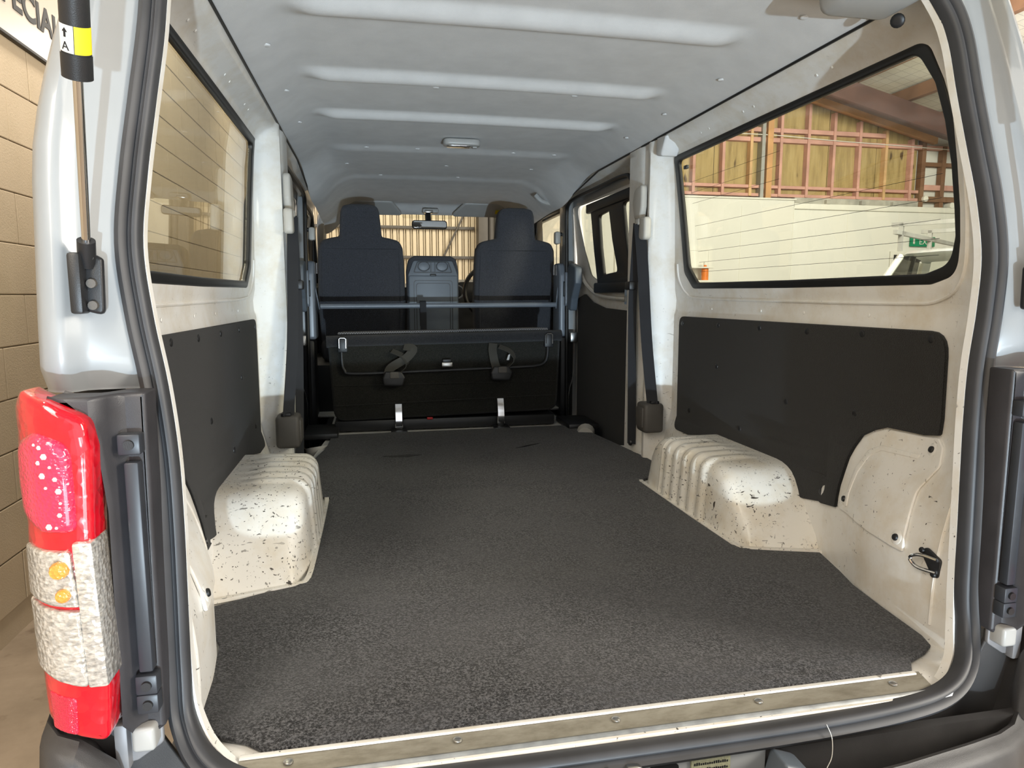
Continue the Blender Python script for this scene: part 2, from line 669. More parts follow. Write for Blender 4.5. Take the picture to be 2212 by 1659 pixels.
# ---- left wall of painted concrete blocks
wl = obj('wall_left', box(-2.0, -1.778, -5, 8.5, GZ, 3.25), 'painted_block', smooth=0)
tag(wl, 'tan painted concrete block wall beside the van', kind='structure')
full = bpy.data.meshes.new('block')
bb = box(-1.776, -1.7705, 0, 0.396, 0, 0.196, 0.0028, 1)
bb.to_mesh(full); bb.free(); full.materials.append(MATS['painted_block'])
half = bpy.data.meshes.new('block')
bb = box(-1.776, -1.7705, 0, 0.196, 0, 0.196, 0.0028, 1)
bb.to_mesh(half); bb.free(); half.materials.append(MATS['painted_block'])
for row in range(16):
    z = -0.517 + row * 0.2
    off = 0.2 * (row % 2)
    for k in range(18):
        o = bpy.data.objects.new('block', full)
        col.objects.link(o); o.parent = wl
        o.location = (0.0015 * rnd.random(), 1.14 + off + k * 0.4, z)

# ---- front wall
wf = obj('wall_front', box(-2.0, 9.7, 8.56, 8.75, GZ, 4.5), 'partition', smooth=0)
tag(wf, 'far warehouse wall behind the van with cladding, partition and timber framing', kind='structure')
# beige ribbed cladding in front of the windscreen
rows = []
pitch = 0.088
xs = []
x = -1.77
while x < 1.0:
    for dx, dy in ((0, 0), (0.046, 0), (0.048, 0.045), (0.056, 0.045), (0.058, -0.012), (0.070, -0.012), (0.072, 0.045), (0.086, 0.045)):
        xs.append((x + dx, 8.505 + dy))
    x += pitch
clad = loft([[(a, b, GZ) for a, b in xs], [(a, b, 3.6) for a, b in xs]])
plain('cladding', (0.62, 0.54, 0.40), 0.5, var=0.03)
obj('cladding_sheet', clad, 'cladding', wf, 'beige ribbed metal cladding seen through the windscreen', smooth=0)
for zg in (0.30, 1.185, 1.58, 2.4):
    obj('girt', box(-1.77, 1.0, 8.455, 8.482, zg - 0.02, zg + 0.02, 0.004), 'dark_cover', wf)
obj('brace', rod((0.55, 8.45, 1.15), (1.0, 8.45, 2.05), 0.014), 'dark_cover', wf)
obj('column', box(1.03, 1.16, 8.28, 8.5, GZ, 4.2, 0.01), 'dark_cover', wf, 'dark brown steel column')
obj('downpipe', rod((1.22, 8.42, GZ), (1.22, 8.42, 3.6), 0.045), 'dark_cover', wf)

PX = (3.6, 8.02)


def roof_z(x):
    return 4.42 - 0.236 * abs(x - 3.3)


# white partition with a slightly taller near section
obj('partition_panel', box(1.3, 5.81, 8.40, 8.56, GZ, 2.075, 0.004), 'partition', wf)
obj('partition_panel', box(5.815, 9.6, 8.44, 8.56, GZ, 2.0, 0.004), 'partition', wf)
obj('capping', box(1.3, 5.83, 8.375, 8.45, 2.075, 2.10, 0.004), 'trim_white', wf)
obj('capping', box(5.815, 8.9, 8.40, 8.45, 1.955, 2.035, 0.004), 'trim_white', wf)
for xj in (4.95, 5.8, 6.75, 7.65):
    obj('joint_strip', box(xj, xj + 0.012, 8.395 if xj < 5.9 else 8.436, 8.45, GZ, 1.98), 'trim_white', wf)
obj('ledge', box(5.85, 8.0, 8.46, 8.56, 2.03, 2.13, 0.003), 'dirty_concrete', wf)
for xj in (6.35, 6.95, 7.5):
    obj('joist_end', box(xj, xj + 0.07, 8.40, 8.5, 2.04, 2.10, 0.003), 'dirty_concrete', wf)
# plywood sheets behind the framing
sheets = [(3.6, 4.55), (4.56, 5.28), (5.50, 6.42), (6.43, 7.25), (7.26, 7.98)]
for x0, x1 in sheets:
    pts = [(x0, 2.13), (x1, 2.13), (x1, roof_z(x1) - 0.2), (x0, roof_z(x0) - 0.2)]
    obj('plywood_sheet', plate_xz(pts, [], 8.545, 0.012), 'plywood', wf, smooth=0)
# studs, rails, posts
for xs_, mt in ((4.20, 'pink_timber'), (4.66, 'pink_timber'), (5.10, 'pale_timber'), (5.58, 'pink_timber'), (6.03, 'pink_timber'), (6.46, 'pink_timber'), (6.90, 'pink_timber'), (7.36, 'pale_timber'), (7.82, 'pink_timber')):
    obj('stud', box(xs_ - 0.022, xs_ + 0.022, 8.44, 8.538, 2.13, roof_z(xs_) - 0.30, 0.003, 1), mt, wf, smooth=0)
obj('post', box(5.33, 5.42, 8.40, 8.54, 2.08, roof_z(5.4) - 0.2, 0.003, 1), 'orange_timber', wf, smooth=0)
obj('steel_flashing', box(5.245, 5.30, 8.41, 8.54, 2.09, roof_z(5.3) - 0.2, 0.002, 1), 'galv', wf, smooth=0)
for zr, x0, x1, mt in ((2.15, 3.6, 7.98, 'pink_timber'), (2.27, 3.6, 7.98, 'pink_timber'), (2.95, 3.6, 8.9, 'pink_timber'), (3.09, 3.6, 7.36, 'pink_timber')):
    obj('rail', box(x0, x1, 8.455, 8.54, zr - 0.022 if zr < 2.9 else zr - 0.04, zr + 0.022, 0.003, 1), mt, wf, smooth=0)
obj('rail', box(5.2, 6.46, 8.45, 8.54, 3.58, 3.66, 0.003, 1), 'pink_timber', wf, smooth=0)
obj('gable_plate', plate_xz([(5.6, roof_z(5.6) - 0.30), (8.15, roof_z(8.15) - 0.30), (8.15, roof_z(8.15) - 0.20), (5.6, roof_z(5.6) - 0.20)], [], 8.38, 0.10), 'orange_timber', wf, smooth=0)
obj('cable', sweep(smooth_path([(3.6, 8.43, 2.99), (5.3, 8.42, 3.0), (6.5, 8.43, 2.965), (8.0, 8.43, 2.93), (8.75, 8.43, 2.91)]), circ(0.006, 6)), 'trim_white', wf)
# open brown framing right of the plywood over white lining
for xs_ in (8.03, 8.40, 8.80):
    obj('stud', box(xs_ - 0.035, xs_ + 0.035, 8.44, 8.54, 2.02, roof_z(xs_) - 0.25, 0.003, 1), 'brown_timber', wf, smooth=0)
obj('rail', box(8.0, 8.9, 8.45, 8.54, 2.66, 2.72, 0.003, 1), 'brown_timber', wf, smooth=0)
obj('rail', box(8.0, 9.4, 8.45, 8.54, 2.30, 2.38, 0.003, 1), 'pink_timber', wf, smooth=0)
obj('rail', box(8.0, 9.4, 8.42, 8.54, 2.12, 2.20, 0.003, 1), 'brown_timber', wf, smooth=0)
for xp, zp in ((8.06, 2.16), (8.55, 2.07), (8.95, 2.05)):
    obj('pipe_end', rod((xp, 8.38, zp), (xp, 8.5, zp), 0.045), 'trim_white', wf)
for xp in (8.78, 8.86):
    obj('cable', sweep(smooth_path([(xp, 8.42, 2.93), (xp + 0.02, 8.42, 2.6), (xp - 0.03, 8.42, 2.3), (xp - 0.12, 8.41, 2.08)]), circ(0.008, 6)), 'trim_white', wf)
# doorway in the partition with a bright shelf behind
obj('door_casing', plate_xz([(3.0, GZ), (4.50, GZ), (4.50, 1.38), (3.0, 1.38)], [[(3.06, GZ + 0.01), (4.44, GZ + 0.01), (4.44, 1.32), (3.06, 1.32)]], 8.39, 0.03), 'trim_white', wf, smooth=0)
obj('door_recess', box(3.06, 4.44, 8.385, 8.398, GZ, 1.32), 'trim_white', wf, smooth=0)
obj('shelf', box(3.1, 4.42, 8.16, 8.38, 0.86, 0.89, 0.003), 'trim_white', wf)
obj('shelf', box(3.1, 4.42, 8.16, 8.38, 1.06, 1.08, 0.003), 'trim_white', wf)

ceil = obj('ceiling', loft([[(-2.0, y, roof_z(-2.0)), (3.3, y, 4.42), (9.7, y, roof_z(9.7))] for y in (-5.5, 8.7)]), 'roof_lining', smooth=0)
tag(ceil, 'pale warehouse roof sheets over wire mesh with brown purlins', kind='structure')
for k in range(14):
    xp = -1.4 + k * 0.84
    obj('purlin', box(xp - 0.045, xp + 0.045, -5.4, 8.5, roof_z(xp) - 0.19, roof_z(xp) - 0.02, 0.004, 1), 'brown_timber', ceil, smooth=0)
for yb in (7.7, 2.2, -3.2):
    for sgn in (-1, 1):
        xe = 3.3 + sgn * 5.9 if sgn > 0 else -1.9
        za, zb = 4.42 - 0.2, roof_z(xe) - 0.2
        obj('rafter_beam', plate_xz([(3.3, za), (xe, zb), (xe, zb - 0.27), (3.3, za - 0.27)], [], yb, 0.16), 'brown_steel', ceil, smooth=0)
wr = obj('wall_right', box(9.6, 9.8, -5, 8.6, GZ, 3.0), 'partition', smooth=0)
tag(wr, 'white lined far side wall of the warehouse', kind='structure')

# ---- sign board on the block wall
sg = thing('sign_board', 'cream sign board with black capital letters on the block wall', 'sign', (-1.765, 2.3, 1.69))
pts = [(1.2, 1.69), (2.66, 1.69), (2.66, 2.35), (1.2, 2.35)]
obj('board', plate_yz(pts, [], -1.758, 0.012, 0.001, 1), 'cream_board', sg, smooth=0)
edge = plate_yz([(1.19, 1.68), (2.67, 1.68), (2.67, 2.36), (1.19, 2.36)], [pts], -1.758, 0.014)
obj('border', edge, 'ink', sg, smooth=0)
tx = text('SPECIAL', 0.15, 0.0015, 0.0042)
remap(tx, lambda a, b, c: (-1.7505 + c, 2.345 + a * 1.12, 1.805 + b))
obj('lettering', tx, 'ink', sg, 'black capital letters', smooth=0)

# ---- exit sign
es = thing('exit_sign', 'green exit sign on the white partition behind the ladder rack', 'exit sign', (8.0, 8.42, 1.45))
obj('sign_body', box(7.86, 8.30, 8.395, 8.425, 1.43, 1.58, 0.004), 'green_sign', es)
tx = text('EXIT', 0.12, 0.001)
obj('lettering', remap(tx, lambda a, b, c: (8.13 + a, 8.393 - c, 1.463 + b)), 'label_white', es, smooth=0)
man = box(7.90, 7.93, 8.391, 8.396, 1.47, 1.54)
box(7.905, 7.925, 8.391, 8.396, 1.545, 1.565, bm=man)
obj('pictogram', man, 'label_white', es, smooth=0)
# ---- dark window in the partition beside the ute
dw = thing('office_window', 'small dark window in the white partition near the ute', 'window', (7.7, 8.42, 1.0))
obj('pane', box(7.58, 8.10, 8.42, 8.435, 0.85, 1.30), 'black_plastic', dw, smooth=0)
obj('frame', plate_xz(rrect(7.53, 8.15, 0.80, 1.35, 0.0), [rrect(7.58, 8.10, 0.85, 1.30, 0.0)], 8.42, 0.03), 'trim_white', dw, smooth=0)

# ---- things on the shelf by the doorway
def bottle(x, z, r, h, mat, label, capm='trim_white'):
    t = thing('bottle', label, 'bottle', (x, 8.25, z), 'small containers on the doorway shelves')
    rows = []
    for rr, hh in ((r, 0), (r, h * .62), (r * .45, h * .76), (r * .4, h * .84)):
        rows.append([(x + rr * math.cos(a * math.pi / 6), 8.25 + rr * math.sin(a * math.pi / 6), z + hh) for a in range(12)])
    obj('bottle_body', loft(rows, True), mat, t)
    obj('cap', rod((x, 8.25, z + h * .84), (x, 8.25, z + h), r * .5), capm, t)


bottle(3.62, 1.08, 0.045, 0.20, 'teal_plastic', 'teal bottle on the upper doorway shelf')
bottle(3.78, 1.08, 0.05, 0.16, 'purple_plastic', 'purple bottle on the upper doorway shelf beside the teal one')
bottle(4.33, 0.89, 0.05, 0.26, 'orange_plastic', 'orange bottle on the lower doorway shelf')
fe = thing('fire_extinguisher', 'red fire extinguisher standing on the doorway shelf', 'extinguisher', (3.32, 8.22, 1.08))
rows = [[(3.32 + rr * math.cos(a * math.pi / 8), 8.22 + rr * math.sin(a * math.pi / 8), zz) for a in range(16)] for rr, zz in ((0.055, 0.86), (0.06, 0.88), (0.06, 1.12), (0.04, 1.17), (0.018, 1.19))]
obj('cylinder', loft([[(a, b, c + 0.03) for a, b, c in r_] for r_ in rows], True), 'red_plastic', fe)
obj('valve', box(3.29, 3.36, 8.205, 8.235, 1.215, 1.25, 0.004), 'black_plastic', fe)
obj('hose', sweep(smooth_path([(3.35, 8.21, 1.23), (3.40, 8.2, 1.18), (3.39, 8.2, 1.02)]), circ(0.008, 6)), 'black_plastic', fe)


# ---- white ute parked to the right
def ute():
    t = thing('pickup_truck', 'white pickup truck with galvanised ladder rack by the partition', 'truck', (5.6, 5.3, GZ))
    M = Matrix.Translation((5.86, 5.12, GZ)) @ Matrix.Rotation(R(214), 4, 'Z') @ Matrix.Scale(1.045, 4)
    # local: x forward, y left, z up; cab centre near origin

    def P(name, bm, mat, label=None, smooth=35, parent=t):
        return obj(name, xf(bm, M), mat, parent, label, smooth)
    W = 0.84
    # lower body and bonnet
    P('lower_body', box(-2.6, 2.1, -W, W, 0.35, 0.98, 0.06, 3), 'ute_white')
    rows = []
    for x, z in ((0.95, 1.10), (1.3, 1.09), (1.8, 1.03), (2.08, 0.92)):
        rows.append([(x, -W * .97, z - 0.10), (x, -W * .85, z - 0.02), (x, -W * .5, z), (x, 0, z + 0.015), (x, W * .5, z), (x, W * .85, z - 0.02), (x, W * .97, z - 0.10)])
    P('bonnet', loft(rows), 'ute_white')
    # cab: roof and pillars
    roof = []
    for x, z in ((-0.75, 1.64), (-0.6, 1.71), (-0.2, 1.745), (0.15, 1.725), (0.26, 1.69)):
        roof.append([(x, -0.70, z - 0.07), (x, -0.62, z - 0.015), (x, -0.3, z), (x, 0.3, z), (x, 0.62, z - 0.015), (x, 0.70, z - 0.07)])
    P('roof', loft(roof), 'ute_white')
    for s in (-1, 1):
        P('windscreen_pillar', sweep([(0.24, s * 0.68, 1.65), (0.98, s * 0.80, 1.06)], circ(0.035, 8)), 'ute_white')
        P('rear_pillar', sweep([(-0.72, s * 0.68, 1.62), (-0.85, s * 0.80, 0.98)], circ(0.06, 8)), 'ute_white')
        P('door_pillar', sweep([(-0.25, s * 0.69, 1.67), (-0.30, s * 0.82, 0.98)], circ(0.035, 8)), 'black_plastic')
        P('side_glass', loft([[(0.2, s * 0.685, 1.63), (-0.7, s * 0.685, 1.60)], [(0.9, s * 0.81, 1.0), (-0.82, s * 0.81, 1.0)]]), 'side_glass')
        P('wheel', rod((1.35, s * 0.62, 0.36), (1.35, s * 0.84, 0.36), 0.36, n=28), 'black_rubber')
        P('wheel', rod((-1.75, s * 0.62, 0.36), (-1.75, s * 0.84, 0.36), 0.36, n=28), 'black_rubber')
        P('headlamp', box(1.98, 2.12, s * 0.62 - 0.17, s * 0.62 + 0.17, 0.72, 0.88, 0.03), 'clear_lens')
        P('seat', box(-0.55, -0.35, s * 0.4 - 0.24, s * 0.4 + 0.24, 0.9, 1.42, 0.05, 3), 'beige_skin')
    P('windscreen', loft([[(0.25, y, 1.685 - abs(y) * 0.02) for y in (-0.68, -0.35, 0, 0.35, 0.68)], [(1.0, y * 1.17, 1.08) for y in (-0.68, -0.35, 0, 0.35, 0.68)]]), 'side_glass')
    P('dashboard', box(0.55, 1.0, -0.75, 0.75, 0.9, 1.06, 0.03), 'black_plastic')
    P('rear_view_mirror', box(0.35, 0.38, -0.12, 0.12, 1.52, 1.59, 0.012), 'black_plastic')
    P('tray', box(-2.6, -0.95, -0.85, 0.85, 0.98, 1.05, 0.01), 'ute_white')
    # ladder rack
    rk = bmesh.new()
    for x in (0.35, -0.75, -2.4):
        for s in (-1, 1):
            join(rk, box(x - 0.02, x + 0.02, s * 0.66 - 0.02, s * 0.66 + 0.02, 1.05 if x < -1 else 1.70, 1.98))
        join(rk, box(x - 0.02, x + 0.02, -0.75, 0.75, 1.95, 1.99))
    for s in (-1, 1):
        join(rk, box(-2.45, 0.55, s * 0.66 - 0.02, s * 0.66 + 0.02, 1.86, 1.90))
    P('ladder_rack', rk, 'galv', 'galvanised steel ladder rack', 0)


ute()

# ================================================================ the van
van = thing('van', 'white cargo van seen through its open tailgate', 'van', (0, 0, GZ))

A_IN = [(0.0, .681), (.05, .680), (.15, .677), (.35, .676), (.45, .678), (.55, .692), (.65, .708), (.75, .716), (.85, .708), (.95, .696), (1.05, .684), (1.15, .676), (1.22, .660), (1.31, .640)]
Y_IN = [(0.0, .062), (.15, .058), (.35, .063), (.45, .068), (.55, .082), (.65, .090), (.75, .096), (.85, .110), (.95, .130), (1.05, .150), (1.15, .175), (1.31, .215)]
A_OUT = [(0.0, .697), (.35, .696), (.45, .700), (.55, .708), (.65, .724), (.75, .735), (.85, .726), (.95, .716), (1.05, .704), (1.15, .696), (1.31, .675)]
Y_OUT = [(0.0, .030), (.05, .030), (.35, .045), (.45, .053), (.55, .060), (.65, .067), (.75, .078), (.85, .088), (.95, .110), (1.05, .130), (1.15, .150), (1.31, .195)]
XW = [(-.25, .765), (.10, .768), (.20, .800), (.60, .800), (.625, .806), (.66, .808), (.70, .800), (1.10, .786), (1.205, .778), (1.23, .766), (1.25, .742), (1.262, .716), (1.28, .704), (1.31, .690)]
XLOW = [(.05, .677), (.12, .679), (.24, .685), (.32, .696), (.38, .712), (.44, .735), (.50, .752), (.60, .766)]


def xin(y, z):
    """inner surface of the van side, distance from the centre line"""
    hi = lerp_tab(XW, z)
    yi, ai = lerp_tab(Y_IN, z), lerp_tab(A_IN, z)
    if y < 0.30:
        t = max(0.0, min(1.0, (y - yi) / (0.30 - yi)))
        hi = ai + (hi - ai) * math.sin(t * math.pi / 2) ** 0.75
    b = hi
    if y < 0.6:
        w = sstep(.12, .42, z)
        b = lerp_tab(XLOW, y) * (1 - w) + hi * w
    # pillar behind the sliding door
    p = sstep(1.600, 1.645, y) * (1 - sstep(1.865, 1.895, y))
    inner = 0.700 + 0.016 * math.exp(-((y - 1.70) / 0.022) ** 2)
    if p > 0 and inner < b:
        b = b + (inner - b) * p
    # flange round the sliding-door opening
    return b


YC = [0.08 + 0.03 * k for k in range(9)] + [0.36 + 0.06 * k for k in range(19)] + [1.55, 1.60, 1.61, 1.62, 1.633, 1.645, 1.66, 1.675, 1.70, 1.725, 1.75, 1.80, 1.865, 1.88, 1.895, 2.2, 2.6]
ZC = [0.02 + 0.05 * k for k in range(12)] + [.60, .625, .64, .66, .68, .70, .75, .8, .85, .9, .95, 1.0, 1.05, 1.1, 1.15, 1.205, 1.22, 1.23, 1.24, 1.25, 1.262, 1.28, 1.295]

WIN = rpoly([(1.598, 1.214, .02), (1.0, 1.216), (.345, 1.216, .05), (.301, 1.125, .06), (.271, 1.045), (.250, .949), (.235, .855), (.230, .79, .03), (.236, .722, .06), (.31, .702, .05), (.84, .700), (1.44, .703, .04), (1.515, .764, .05)], 8)
WIN_IN = rpoly([(1.560, 1.192, .02), (1.0, 1.196), (.372, 1.198, .05), (.324, 1.125, .05), (.294, 1.04), (.272, .949), (.258, .855), (.252, .80, .03), (.262, .745, .05), (.326, .726, .05), (.84, .723), (1.41, .725, .04), (1.480, .785, .05)], 8)
TRIM = rpoly([(1.535, .597, .035), (.240, .603, .055), (.233, .384, .006), (.282, .375), (.393, .371), (.432, .357), (.466, .337), (.484, .305), (.495, .275), (.502, .203), (.501, .146, .004), (.57, .135), (.66, .120), (.71, .116), (.757, .152), (.815, .186, .02), (1.20, .186), (1.40, .150), (1.53, .150, .04)], 5)
COVER = rpoly([(.488, .148, .006), (.497, .202), (.491, .272), (.480, .303), (.462, .333), (.430, .353), (.393, .367), (.282, .372), (.236, .378, .012), (.212, .362, .01), (.198, .326, .02), (.230, .268, .03), (.212, .200, .02), (.199, .146, .008), (.393, .150)], 4)

for s in (1, -1):
    def S(bm, off=0.0):
        """(y, z, thickness) plate laid on the inner side surface"""
        return remap(bm, lambda a, b, c: (s * (xin(a, b) + off + c), a, b))
    side = 'driver' if s > 0 else 'passenger'
    # ---- side wall
    outl = [(0.05, -.03), (1.895, -.03), (1.895, 1.15)] + rpoly([(1.895, 1.0), (1.895, 1.222, .07), (2.985, 1.222, .06), (2.985, 1.0)], 5)[1:-1] + [(2.985, 1.1), (2.985, -.22), (3.06, -.22), (3.06, 1.31), (.215, 1.31)]
    outl += [(lerp_tab(Y_IN, z), z) for z in (1.25, 1.15, 1.05, .95, .85, .75, .65, .55, .45, .35, .25, .15, .05)]
    w = plate(outl, [WIN], 0.0)
    cut(cut(w, 0, YC), 1, ZC)
    obj('side_wall', S(w), 'cream_paint', van, smooth=40)
    # ---- outer skin
    w = plate([(.10, -.1), (4.3, -.1), (4.3, .7), (3.9, 1.30), (.28, 1.36)], [rpoly([(1.72, 1.214, .03), (.345, 1.216, .05), (.27, 1.045), (.230, .79, .03), (.232, .70, .05), (1.62, .690, .05)], 8), rrect(1.95, 3.02, .70, 1.19, .05), rpoly([(3.2, .75, .03), (4.15, .75, .03), (3.75, 1.2, .06), (3.2, 1.2, .05)])], 0.0)
    cut(w, 1, [.3, .7, 1.0, 1.2, 1.28])
    obj('outer_skin', remap(w, lambda a, b, c: (s * (0.846 - 0.10 * sstep(.8, 1.36, b) ** 2), a, b)), 'paint', van)
    # ---- rear quarter window
    g = plate(WIN, [WIN_IN], 0.016, 0.004, 2)
    gk = obj('window_gasket', remap(cut(g, 1, [.8, 1.0, 1.15]), lambda a, b, c: (s * (lerp_tab(XW, b) + .005 + c), a, b)), 'black_rubber', van)
    g = plate(WIN_IN, [], 0.004)
    cut(cut(g, 1, [.8, .9, 1.0, 1.1, 1.15]), 0, [.5, .8, 1.1, 1.4])
    gl = obj('quarter_glass', remap(g, lambda a, b, c: (s * (lerp_tab(XW, b) + 0.010 + c), a, b)), 'side_glass', van, 'tinted rear quarter window glass')
    if s > 0:
        # demister lines printed on the glass
        for zz in (.765, .800, .840, .885, .935, 1.02, 1.06, 1.10):
            ln = sweep([(s * (lerp_tab(XW, zz) + 0.0065), 1.40 + (zz - .78) * .25, zz), (s * (lerp_tab(XW, zz) + 0.0065), .30 if zz < 1 else .9, zz)], circ(0.0005, 4))
            obj('aerial_line', ln, 'ink', gl, smooth=0)
        obj('glass_clip', box(s * .772, s * .784, 1.475, 1.50, 1.150, 1.163, 0.002), 'black_plastic', gl)
    # ---- bead under the window and ledge seam
    pth = smooth_path([Vector((s * (xin(y, z) - .001), y, z)) for y, z in ((1.575, .80), (1.56, .74), (1.50, .686), (1.40, .668), (.9, .662), (.42, .660), (.29, .668), (.215, .715), (.205, .82), (.222, .95))], 6)
    obj('pressed_bead', sweep(pth, circ(0.0045, 8), up=(s, 0, 0)), 'cream_paint', van)
    fold = smooth_path([Vector((s * (xin(lerp_tab(Y_IN, z) + .055, z) - .0005), lerp_tab(Y_IN, z) + .055, z)) for z in (.03, .12, .2, .3, .4, .5, .6, .7, .8, .9, 1.0, 1.1, 1.18)], 4)
    obj('pillar_fold', sweep(fold, circ(.0032, 8), up=(s, 0, 0)), 'cream_paint', van)
    # ---- carpeted trim board with clips
    b = plate(TRIM, [], 0.010, 0.003, 2)
    cut(cut(b, 0, [.3, .38, .44, .5, .55, .6]), 1, [.2, .25, .3, .35, .42, .5])
    tb = obj('trim_board', S(b, -0.005), 'trim_carpet', van, 'black carpeted trim board')
    for y, z in ((1.50, .57), (1.22, .575), (.96, .578), (.72, .580), (.50, .585), (.285, .585), (1.22, .43), (.80, .37), (1.42, .24), (.60, .155), (.505, .385), (1.05, .24)):
        cx = xin(y, z) - 0.010
        obj('trim_clip', dome((s * cx, y, z), .009, (-s, 0, 0), .003, 10), 'black_plastic', tb)
    # ---- access cover near the tailgate
    c = plate(COVER, [], 0.007, 0.003, 2)
    cut(cut(c, 0, [.24, .28, .32, .35, .38, .41, .44, .47, .5, .53]), 1, [.15, .18, .21, .24, .28, .32])
    cv = obj('access_cover', S(c, -0.003), 'cream_paint', van, 'cream metal access cover with three black bolts')
    cr = plate(rpoly([(.455, .165, .01), (.462, .20), (.455, .26), (.43, .31, .02), (.39, .330, .02), (.27, .335, .02), (.27, .325, .02), (.385, .318, .02), (.418, .298, .02), (.440, .255), (.448, .20), (.442, .165, .01)], 3), [], .006, .002, 1)
    cut(cut(cr, 0, [.3, .34, .38, .42]), 1, [.18, .22, .26, .3])
    obj('pressed_rib', S(cr, -.006), 'cream_paint', cv)
    for y, z in ((.242, .352), (.462, .180), (.226, .170)):
        cx = xin(y, z) - 0.006
        e_ = .01
        nx = Vector((-s, s * s * (xin(y + e_, z) - xin(y - e_, z)) / (2 * e_), (xin(y, z + e_) - xin(y, z - e_)) / (2 * e_)))
        obj('washer', dome((s * (cx + .001), y, z), .016, nx, .003, 18), 'cream_paint', cv)
        obj('bolt', dome((s * (cx - .001), y, z), .0078, nx, .006, 14), 'black_plastic', cv)
    # ---- wheel arch
    rows = []
    st = [(.578, 0.0), (.585, .012), (.60, .035), (.63, .072), (.66, .106), (.69, .136), (.72, .160), (.745, .175), (.77, .184), (.80, .190), (.83, .192)]
    yy = .84
    while yy < 1.20:
        st.append((yy, .192)); yy += .0075
    st += [(1.205, .190), (1.225, .182), (1.245, .168), (1.265, .145), (1.285, .112), (1.305, .07), (1.32, .03), (1.33, 0.0)]
    for y, h in st:
        rib = 0.0
        if .85 < y < 1.17:
            ph = ((y - .85) / .0615) % 1.0
            rib = 0.0075 * sstep(0.0, .16, ph) * (1 - sstep(.52, .72, ph))
        hh = max(h + (rib if h > .15 else 0), 0.0)
        rs = min(.045, hh * .55)
        xi = .572 - rib + (.02 if h < .19 else 0) * (1 - h / .19)
        h0 = hh - rib if h > .15 else hh
        sec = [(.815, h0), (.775, h0), (.745, h0), (.715, h0 + (hh - h0) * .5), (.695, hh), (.66, hh - .001), (xi + rs, hh - .003)]
        for k in range(1, 7):
            a_ = k / 6 * math.pi / 2
            sec.append((xi + rs * (1 - math.sin(a_)), hh - .003 - rs * (1 - math.cos(a_))))
        for k in range(1, 6):
            f = 1 - k / 5
            sec.append((xi - .012 * (1 - f) * min(1, hh / .1), (hh - .003 - rs) * f - .006 * (1 - f)))
        sk = .26 * (1 - sstep(.60, .80, y))
        rows.append([(s * x, y + (.77 - x) * sk, z) for x, z in sec])
    obj('wheel_arch', loft(rows), 'worn_paint', van, 'scratched cream wheel arch with pressed ribs', smooth=50)
    fl = smooth_path([(s * .775, .565, .003), (s * .66, .60, .003), (s * .585, .625, .003), (s * .560, .66, .003), (s * .556, .9, .003), (s * .556, 1.28, .003), (s * .562, 1.315, .002)], 5)
    obj('floor_flange', sweep(fl, [(-.008, -.004), (.008, -.004), (.006, .004), (-.006, .004)]), 'worn_paint', van)
    # ---- roof rail rivets
    for y in (.62, .68, .98, 1.04, 1.26, 1.32):
        z = 1.243
        obj('rivet', dome((s * (xin(y, z) - .001), y, z), .004, (-s, 0, -.8), .002, 8), 'cream_paint', van)
    for y in (1.30, .98, .76, .5):
        obj('rivet', dome((s * (xin(y, .630) - .001), y, .630), .0045, (-s, 0, 0), .002, 8), 'cream_paint', van)
    # grey trim piece above the pillar
    if s > 0:
        obj('rail_end_trim', plate_yz(rpoly([(1.50, 1.275, .01), (1.59, 1.285, .01), (1.60, 1.215, .015), (1.545, 1.205, .01)], 4), [], s * .735, .07, .01, 2), 'headliner', van)
    # ---- outer rear corner of the body
    rows = []
    zs = [.548, .552] + [.58 + .05 * k for k in range(16)]
    for z in zs:
        ao, yo = lerp_tab(A_OUT, z), lerp_tab(Y_OUT, z)
        shrink = 0.085 * sstep(.85, 1.36, z)
        if z > .56:
            sec = [(ao - .01, yo + .02), (ao + .004, yo + .004), (ao + .012, yo - .004), (.772 - shrink * .6, yo - .010), (.784 - shrink * .7, yo - .016), (.792 - shrink * .75, yo - .030), (.802 - shrink * .8, yo - .036), (.820 - shrink * .9, yo - .030), (.836 - shrink, yo - .008), (.845 - shrink, yo + .035), (.848 - shrink, yo + .09), (.847 - shrink, yo + .13)]
        else:
            sec = [(ao - .01, yo + .03), (ao + .004, yo + .02), (ao + .012, yo + .015), (.772, yo + .01), (.784, yo + .004), (.792, yo - .010), (.802, yo - .016), (.820, yo - .010), (.834, yo + .006), (.843, yo + .035), (.846, yo + .09), (.846, yo + .13)]
        rows.append([(s * x, y, z) for x, y in sec])
    obj('rear_quarter', loft(rows), 'paint', van, 'white painted rear corner of the body', smooth=50)
    # ---- dark garnish between opening and lamp
    gz = plate_xz([(s * x, z) for x, z in rpoly([(.690, .552, .004), (.80, .553, .004), (.775, .545), (.742, .512, .03), (.736, .40), (.738, .10), (.722, .055, .004), (.694, .075, .004)], 5)], [], .022, .05, .006)
    obj('lamp_garnish', remap(cut(gz, 0, [s * .715, s * .722, s * .73, s * .738, s * .745]), lambda a, b, c: (a, b - .040 * sstep(.715, .745, abs(a)), c)), 'dark_garnish', van, 'dark plastic panel beside the tail lamp')
    st_ = box(min(s * .6985, s * .7165), max(s * .6985, s * .7165), -.022, -.004, .168, .462, .003)
    obj('garnish_strip', st_, 'strip_plastic', van)
    for zb in (.486, .150, .122):
        tbm = box(min(s * .694, s * .722), max(s * .694, s * .722), -.024, -.002, zb - .014, zb + .014, .003)
        tb_ = obj('fixing_tab', tbm, 'strip_plastic', van)
        obj('screw', rod((s * .707, -.023, zb), (s * .707, -.028, zb), .0065), 'black_plastic', tb_)
